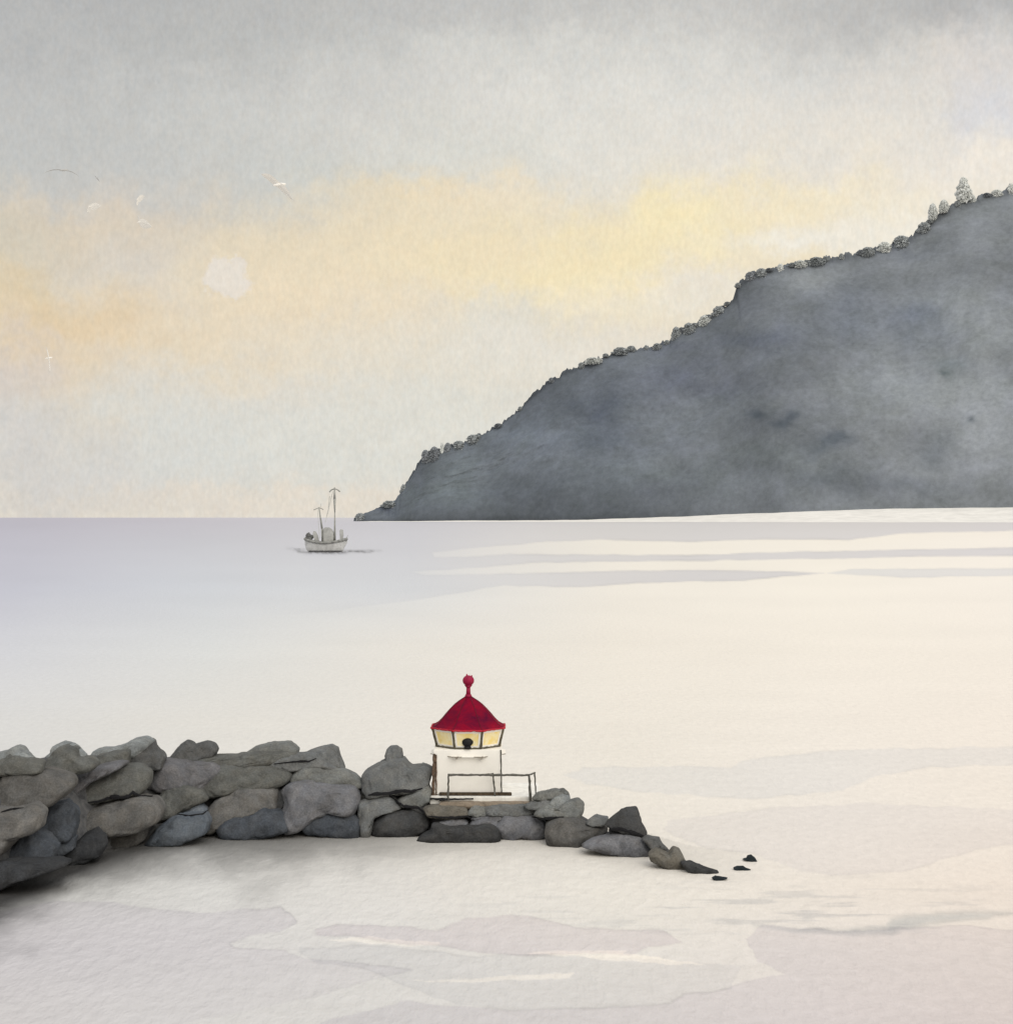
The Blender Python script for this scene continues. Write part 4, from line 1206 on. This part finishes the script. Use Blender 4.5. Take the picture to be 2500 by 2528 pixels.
# slab and pad carrying it
bm = bmesh.new()
xa0 = (1086 - CX) / S; xa1 = (1317 - CX) / S
box(bm, xa0, xa1, 67.45, 68.40, Z0 - .42, Z0 - .20)
bmesh.ops.bevel(bm, geom=[e_ for e_ in bm.edges], offset=.05, segments=3, affect='EDGES')
bmesh.ops.subdivide_edges(bm, edges=[e_ for e_ in bm.edges if e_.calc_length() > 1], cuts=14, use_grid_fill=True)
for v in bm.verts: v.co += Vector((0, .03, .05)) * mnoise.noise(v.co * 1.7)
sb = bm_obj('stone_slab', bm, M_STONE, None, smooth=True)
tag(sb, 'long brown stone slab under the lighthouse and railing', 'slab')
bm = bmesh.new(); box(bm, (1062 - CX) / S, (1332 - CX) / S, 68.0, 71.6, Z0 - .34, Z0 - .02)
bmesh.ops.bevel(bm, geom=[e_ for e_ in bm.edges], offset=.03, segments=2, affect='EDGES')
pad = bm_obj('concrete_pad', bm, M_PALE, None)
tag(pad, 'pale concrete pad that the lighthouse stands on', 'concrete pad')
bm = bmesh.new(); bar(bm, ((1063 - CX) / S, 67.92, Z0 - .09), ((1168 - CX) / S, 67.92, Z0 - .10), .05, 6, .03, jit=.015); bar(bm, ((1086 - CX) / S, 67.88, Z0 - .15), ((1115 - CX) / S, 67.88, Z0 - .13), .05, 6, .02, jit=.01)  # black bars stand in for the shadow gap below the pad edge
tag(bm_obj('shadow_gap_strip', bm, M_BLACK), 'black strip standing for the shadow gap along the left front of the concrete pad', 'shadow strip')

# ------------------------------------------------------------------ railing
YF, YB = 67.85, 70.9
SF, SB = F / YF, F / YB
zf = Z0 - .08
rl = empty('railing', (0, YF, zf), 'low grey pipe railing in front of the white lighthouse wall', 'railing')


def lp(px, py, Y):
    v = P(px, py, Y); return v - Vector((0, YF, zf))


random.seed(8)
zt = (Z0 + .93) - zf
def at(px, Y, z): return Vector(((px - CX) / F * Y, Y - YF, z))
for (px, Y, r_, px2, zlo) in [(1107, YF, .042, 1106, -.02), (1306, YF, .05, 1310, -.30)]:
    bm = bmesh.new(); bar(bm, at(px2, Y, zlo), at(px, Y, zt), r_, 8, jit=.012); bm_obj('post', bm, M_RAIL, rl)
for (px, Y, r_, px2) in [(1217, 68.18, .035, 1222), (1319, 68.45, .033, 1323)]:
    bm = bmesh.new(); bar(bm, at(px2, Y, .03), at(px, Y, zt), r_, 8, jit=.01); bm_obj('post', bm, M_RAIL, rl)
bm = bmesh.new(); bar(bm, at(1105, YF, zt), at(1308, YF, zt - .02), .048, 8, jit=.014); bm_obj('top_rail', bm, M_RAIL, rl)
bm = bmesh.new(); bar(bm, at(1306, YF, zt - .01), at(1320, 68.45, zt - .01), .035, 8, jit=.008); bm_obj('top_rail', bm, M_RAIL, rl)
bm = bmesh.new(); bar(bm, at(1200, YF + .05, zt - .02), at(1217, 68.18, zt), .03, 8); bm_obj('top_rail', bm, M_RAIL, rl)

# ------------------------------------------------------------------ fishing boat
BY = HC * F / (1363 - HOR)
sb_ = BY / F
boat = empty('fishing_boat', ((804 - CX) * sb_, BY, 0), 'small grey two-masted fishing boat lying off the headland point', 'boat')


def bp_(px, py, yo=0.0):
    return Vector(((px - 804) * sb_, yo, (1363 - py) * sb_))


def bmat(nm, c, v=.12): return plain(nm, tuple(x / .72 for x in lin(c)), .7, v, .6)


M_HULL = bmat('grey_hull_paint', (172, 172, 171)); M_WALE = bmat('dark_grey_wale', (128, 128, 125)); M_MAST = bmat('grey_spar', (138, 138, 133))
M_HOUSE = bmat('grey_deckhouse_paint', (155, 155, 152)); M_GEAR = bmat('dark_tarred_gear', (92, 92, 90)); M_WATERLINE = bmat('dark_waterline_shade', (88, 88, 90))
st = [(753, 1329, .55, 1345), (756, 1331, 1.1, 1356), (766, 1334, 1.8, 1362), (780, 1337, 2.2, 1364), (800, 1339, 2.4, 1365), (820, 1337.5, 2.2, 1365),
      (835, 1335, 1.6, 1364), (844, 1333, 1.0, 1362), (850, 1331, .55, 1352), (857, 1329, .08, 1340)]


def hull_ring(x, top, b_, kl, inset=0):
    cs = []
    for k in range(11):
        t_ = k / 10 * 2 - 1
        y_ = b_ * math.copysign(abs(t_) ** .55, t_)
        f_ = (1 - abs(t_) ** 2.6)
        cs.append(bp_(x, top + (kl - top + 8) * f_ if kl > 1360 else top + (kl - top) * f_, y_))
    return cs


bm = bmesh.new(); rr_ = []
for x, tp, b_, kl in st: rr_.append([bm.verts.new(p) for p in hull_ring(x, tp, b_, kl)])
for a_, b_ in zip(rr_[:-1], rr_[1:]):
    for i in range(10): bm.faces.new((a_[i], a_[i + 1], b_[i + 1], b_[i]))
bm.faces.new(rr_[0]); bm.faces.new(rr_[-1])
bm_obj('hull', bm, M_HULL, boat, smooth=True)
bm = bmesh.new()
tops = [[bm.verts.new(bp_(x, tp + 3, s_ * b_ * .97)) for s_ in (-1, 1)] for x, tp, b_, kl in st]
for a_, b_ in zip(tops[:-1], tops[1:]): bm.faces.new((a_[0], a_[1], b_[1], b_[0]))
bm_obj('deck', bm, M_WALE, boat)
for sgn in (-1, 1):
    bm = bmesh.new()
    for (x0, t0, b0, k0), (x1, t1, b1, k1) in zip(st[:-1], st[1:]):
        bar(bm, bp_(x0, t0 + 1, sgn * b0), bp_(x1, t1 + 1, sgn * b1), .55, 6)
    bm_obj('wale', bm, M_WALE, boat, smooth=True)
for s_ in (-1, 1):
    bm = bmesh.new()
    for k in range(6):
        xk = 764 + k * 15; bar(bm, bp_(xk, 1360.5, s_ * (1.9 - .1 * abs(k - 2.5))), bp_(min(xk + 15, 846), 1360.5, s_ * (1.9 - .1 * abs(k - 1.5))), .30, 6)
    bm_obj('waterline_shade_strip', bm, M_WATERLINE, boat, smooth=True)  # dark stripe stands in for shadow and wake along the hull
bm = bmesh.new(); bar(bm, bp_(857, 1331), bp_(843, 1356), .30, 6); bar(bm, bp_(855, 1330), bp_(859, 1321), .12, 6, .05)
bm_obj('stem', bm, M_WALE, boat)
bm = bmesh.new(); bar(bm, bp_(826.5, 1336), bp_(826.5, 1265), .42, 8, .22); bar(bm, bp_(826.5, 1265), bp_(826, 1232), .22, 8, .50); bar(bm, bp_(826, 1232), bp_(826, 1203), .50, 8, .18)
mm = bm_obj('mast', bm, M_MAST, boat, smooth=True); mm['label'] = 'tall main mast'
bm = bmesh.new()
for a_, b_ in [((813, 1215), (818, 1209.5)), ((818, 1209.5), (826, 1206.5)), ((826, 1206.5), (834, 1209.5)), ((834, 1209.5), (839.5, 1214))]:
    bar(bm, bp_(*a_), bp_(*b_), .28, 6)
bm_obj('crosstree', bm, M_MAST, mm)
bm = bmesh.new(); bar(bm, bp_(797, 1338), bp_(795, 1305), .50, 8, .38); bar(bm, bp_(795, 1305), bp_(787.5, 1252), .38, 8, .2)
m2 = bm_obj('mast', bm, M_MAST, boat, smooth=True); m2['label'] = 'short raked mizzen mast'
bm = bmesh.new()
for a_, b_ in [((774.5, 1259), (781, 1256)), ((781, 1256), (788, 1253)), ((788, 1253), (793, 1255)), ((793, 1255), (798.5, 1258.5))]:
    bar(bm, bp_(*a_), bp_(*b_), .18, 6)
bar(bm, bp_(791, 1252), bp_(793, 1243), .08, 5, .05)
bm_obj('crosstree', bm, M_MAST, m2)
bm = bmesh.new(); bar(bm, bp_(822, 1213), bp_(812.5, 1252), .11, 5); bar(bm, bp_(814, 1225), bp_(811, 1254), .16, 5); bar(bm, bp_(812, 1254), bp_(803, 1290), .18, 5, .08)
bar(bm, bp_(784, 1256), bp_(789, 1330), .07, 5)
bm_obj('rigging', bm, bmat('pale_rope', (168, 168, 162)), boat)
# wheelhouse with a rounded roof, dome and cowls on deck
def slab_poly(poly, y0, y1, nm, m_, lab=None):
    bm = bmesh.new()
    a0 = [bm.verts.new(bp_(x, y, y0)) for x, y in poly]; a1 = [bm.verts.new(bp_(x, y, y1)) for x, y in poly]
    bm.faces.new(a0); bm.faces.new(a1)
    for i in range(len(poly)): bm.faces.new((a0[i], a0[(i + 1) % len(poly)], a1[(i + 1) % len(poly)], a1[i]))
    bmesh.ops.bevel(bm, geom=[e_ for e_ in bm.edges], offset=.12, segments=2, affect='EDGES')
    o = bm_obj(nm, bm, m_, boat)
    if lab: o['label'] = lab
    return o


slab_poly([(799, 1338), (798.5, 1306), (803, 1301.5), (812, 1302), (818, 1305), (823, 1312), (824.5, 1326), (823, 1338)], -1.0, 1.0, 'wheelhouse', M_HOUSE)
slab_poly([(840, 1334), (838.5, 1309), (842, 1306.5), (847, 1308), (848, 1322), (846, 1333)], -.6, .6, 'bow_locker', M_HOUSE)
slab_poly([(778, 1336), (772.5, 1320), (774, 1311), (779, 1311.5), (784, 1320), (788, 1336)], -.8, .8, 'hatch', M_HOUSE)
bm = bmesh.new()
for x, y, r_ in [(761, 1322, 1.0), (768, 1326, .9), (758, 1329, .8), (765, 1332, .95), (771, 1325, .6), (761, 1318, .5)]:
    mt = __import__('mathutils').Matrix.Translation(bp_(x, y, random.uniform(-.5, .5)))
    bmesh.ops.create_icosphere(bm, subdivisions=3, radius=r_, matrix=mt)
for v in bm.verts: v.co += Vector((1, 1, 1)) * .25 * mnoise.noise(v.co * 1.4)
bm_obj('net_pile', bm, M_GEAR, boat, smooth=True)

# ------------------------------------------------------------------ gulls
M_GULL = plain('pale_feathers', (.90, .87, .82), .8, .01, 3)
M_GULLD = plain('dark_feathers', lin((190, 189, 187)), .8, .1, 3)


def gull(tipL, body, tipR, chord, Y, mat, label, dirn=(1, .2)):
    c = P(body[0], body[1], Y)
    root = None
    k = Y / F
    L = Vector(((tipL[0] - body[0]) * k, .15, -(tipL[1] - body[1]) * k)); Rr = Vector(((tipR[0] - body[0]) * k, -.15, -(tipR[1] - body[1]) * k))
    bm = bmesh.new()
    fw = Vector((dirn[0], .35, dirn[1])).normalized()
    # body
    bl = max(.16 if chord > 5 else .1, (.30 if chord > 5 else .2) * (L - Rr).length)
    rings = []
    for t_, r_ in [(-.5, .008), (-.42, .03), (-.2, .055), (.05, .07), (.25, .06), (.36, .045), (.44, .04), (.5, .012)]:
        cc_ = fw * t_ * bl
        up_ = Vector((0, 0, 1)); sd_ = fw.cross(up_).normalized(); u2 = sd_.cross(fw)
        rings.append([bm.verts.new(cc_ + (sd_ * math.cos(a_) + u2 * math.sin(a_)) * r_ * bl * 2.0) for a_ in [i * math.pi / 4 for i in range(8)]])
    for a_, b_ in zip(rings[:-1], rings[1:]):
        for i in range(8): bm.faces.new((a_[i], a_[(i + 1) % 8], b_[(i + 1) % 8], b_[i]))
    bm.faces.new(rings[0]); bm.faces.new(rings[-1])
    root = bm_obj('gull', bm, mat, None, smooth=True, loc=c)
    tag(root, label, 'bird', 'gulls in the sky')
    for W_ in (L, Rr):
        bm = bmesh.new(); rr2 = []
        side = Vector((0, .55, -.85)).normalized()
        ln = W_.length
        for t_, w_, bow in [(0, .75, 0), (.25, 1.0, .07), (.5, .95, .10), (.75, .6, .07), (.95, .22, .01), (1, .04, 0)]:
            cc_ = W_ * t_ + Vector((0, 0, bow * ln))
            ch = chord * k * w_ * (1.5 if chord > 5 else 1)
            th_ = ch * .04 + .004
            n_ = W_.normalized().cross(side).normalized() * th_
            rr2.append([bm.verts.new(cc_ - side * ch * .35 + n_ * .3), bm.verts.new(cc_ + n_), bm.verts.new(cc_ + side * ch * .65), bm.verts.new(cc_ - n_)])
        for a_, b_ in zip(rr2[:-1], rr2[1:]):
            for i in range(4): bm.faces.new((a_[i], a_[(i + 1) % 4], b_[(i + 1) % 4], b_[i]))
        bm.faces.new(rr2[0]); bm.faces.new(rr2[-1])
        bm_obj('wing', bm, mat, root, smooth=False)


gull((644, 428), (690, 456), (726, 498), 15, 75, M_GULL, 'largest pale gull with long drooping wings in the middle of the left sky')
gull((339, 533), (346, 548), (376, 560), 17, 90, M_GULL, 'pale gull with a broad triangular wing, lowest of the upper left group')
gull((336, 504), (341, 492), (358, 485), 11, 105, M_GULL, 'small pale gull with raised wings above the broad-winged one')
gull((214, 520), (224, 510), (251, 509), 12, 100, M_GULL, 'small pale gull left of the broad-winged one, wings flat')
gull((113, 858), (121, 884), (126, 916), 19, 85, M_GULL, 'lone pale gull banking low at the left edge of the sky')
gull((103, 428), (158, 420), (203, 441), 2.2, 95, M_GULLD, 'dark gull seen edge-on as a thin line high at the left')
gull((233, 433), (239, 439), (249, 452), 4, 120, M_GULLD, 'tiny dark gull just right of the dark edge-on one')
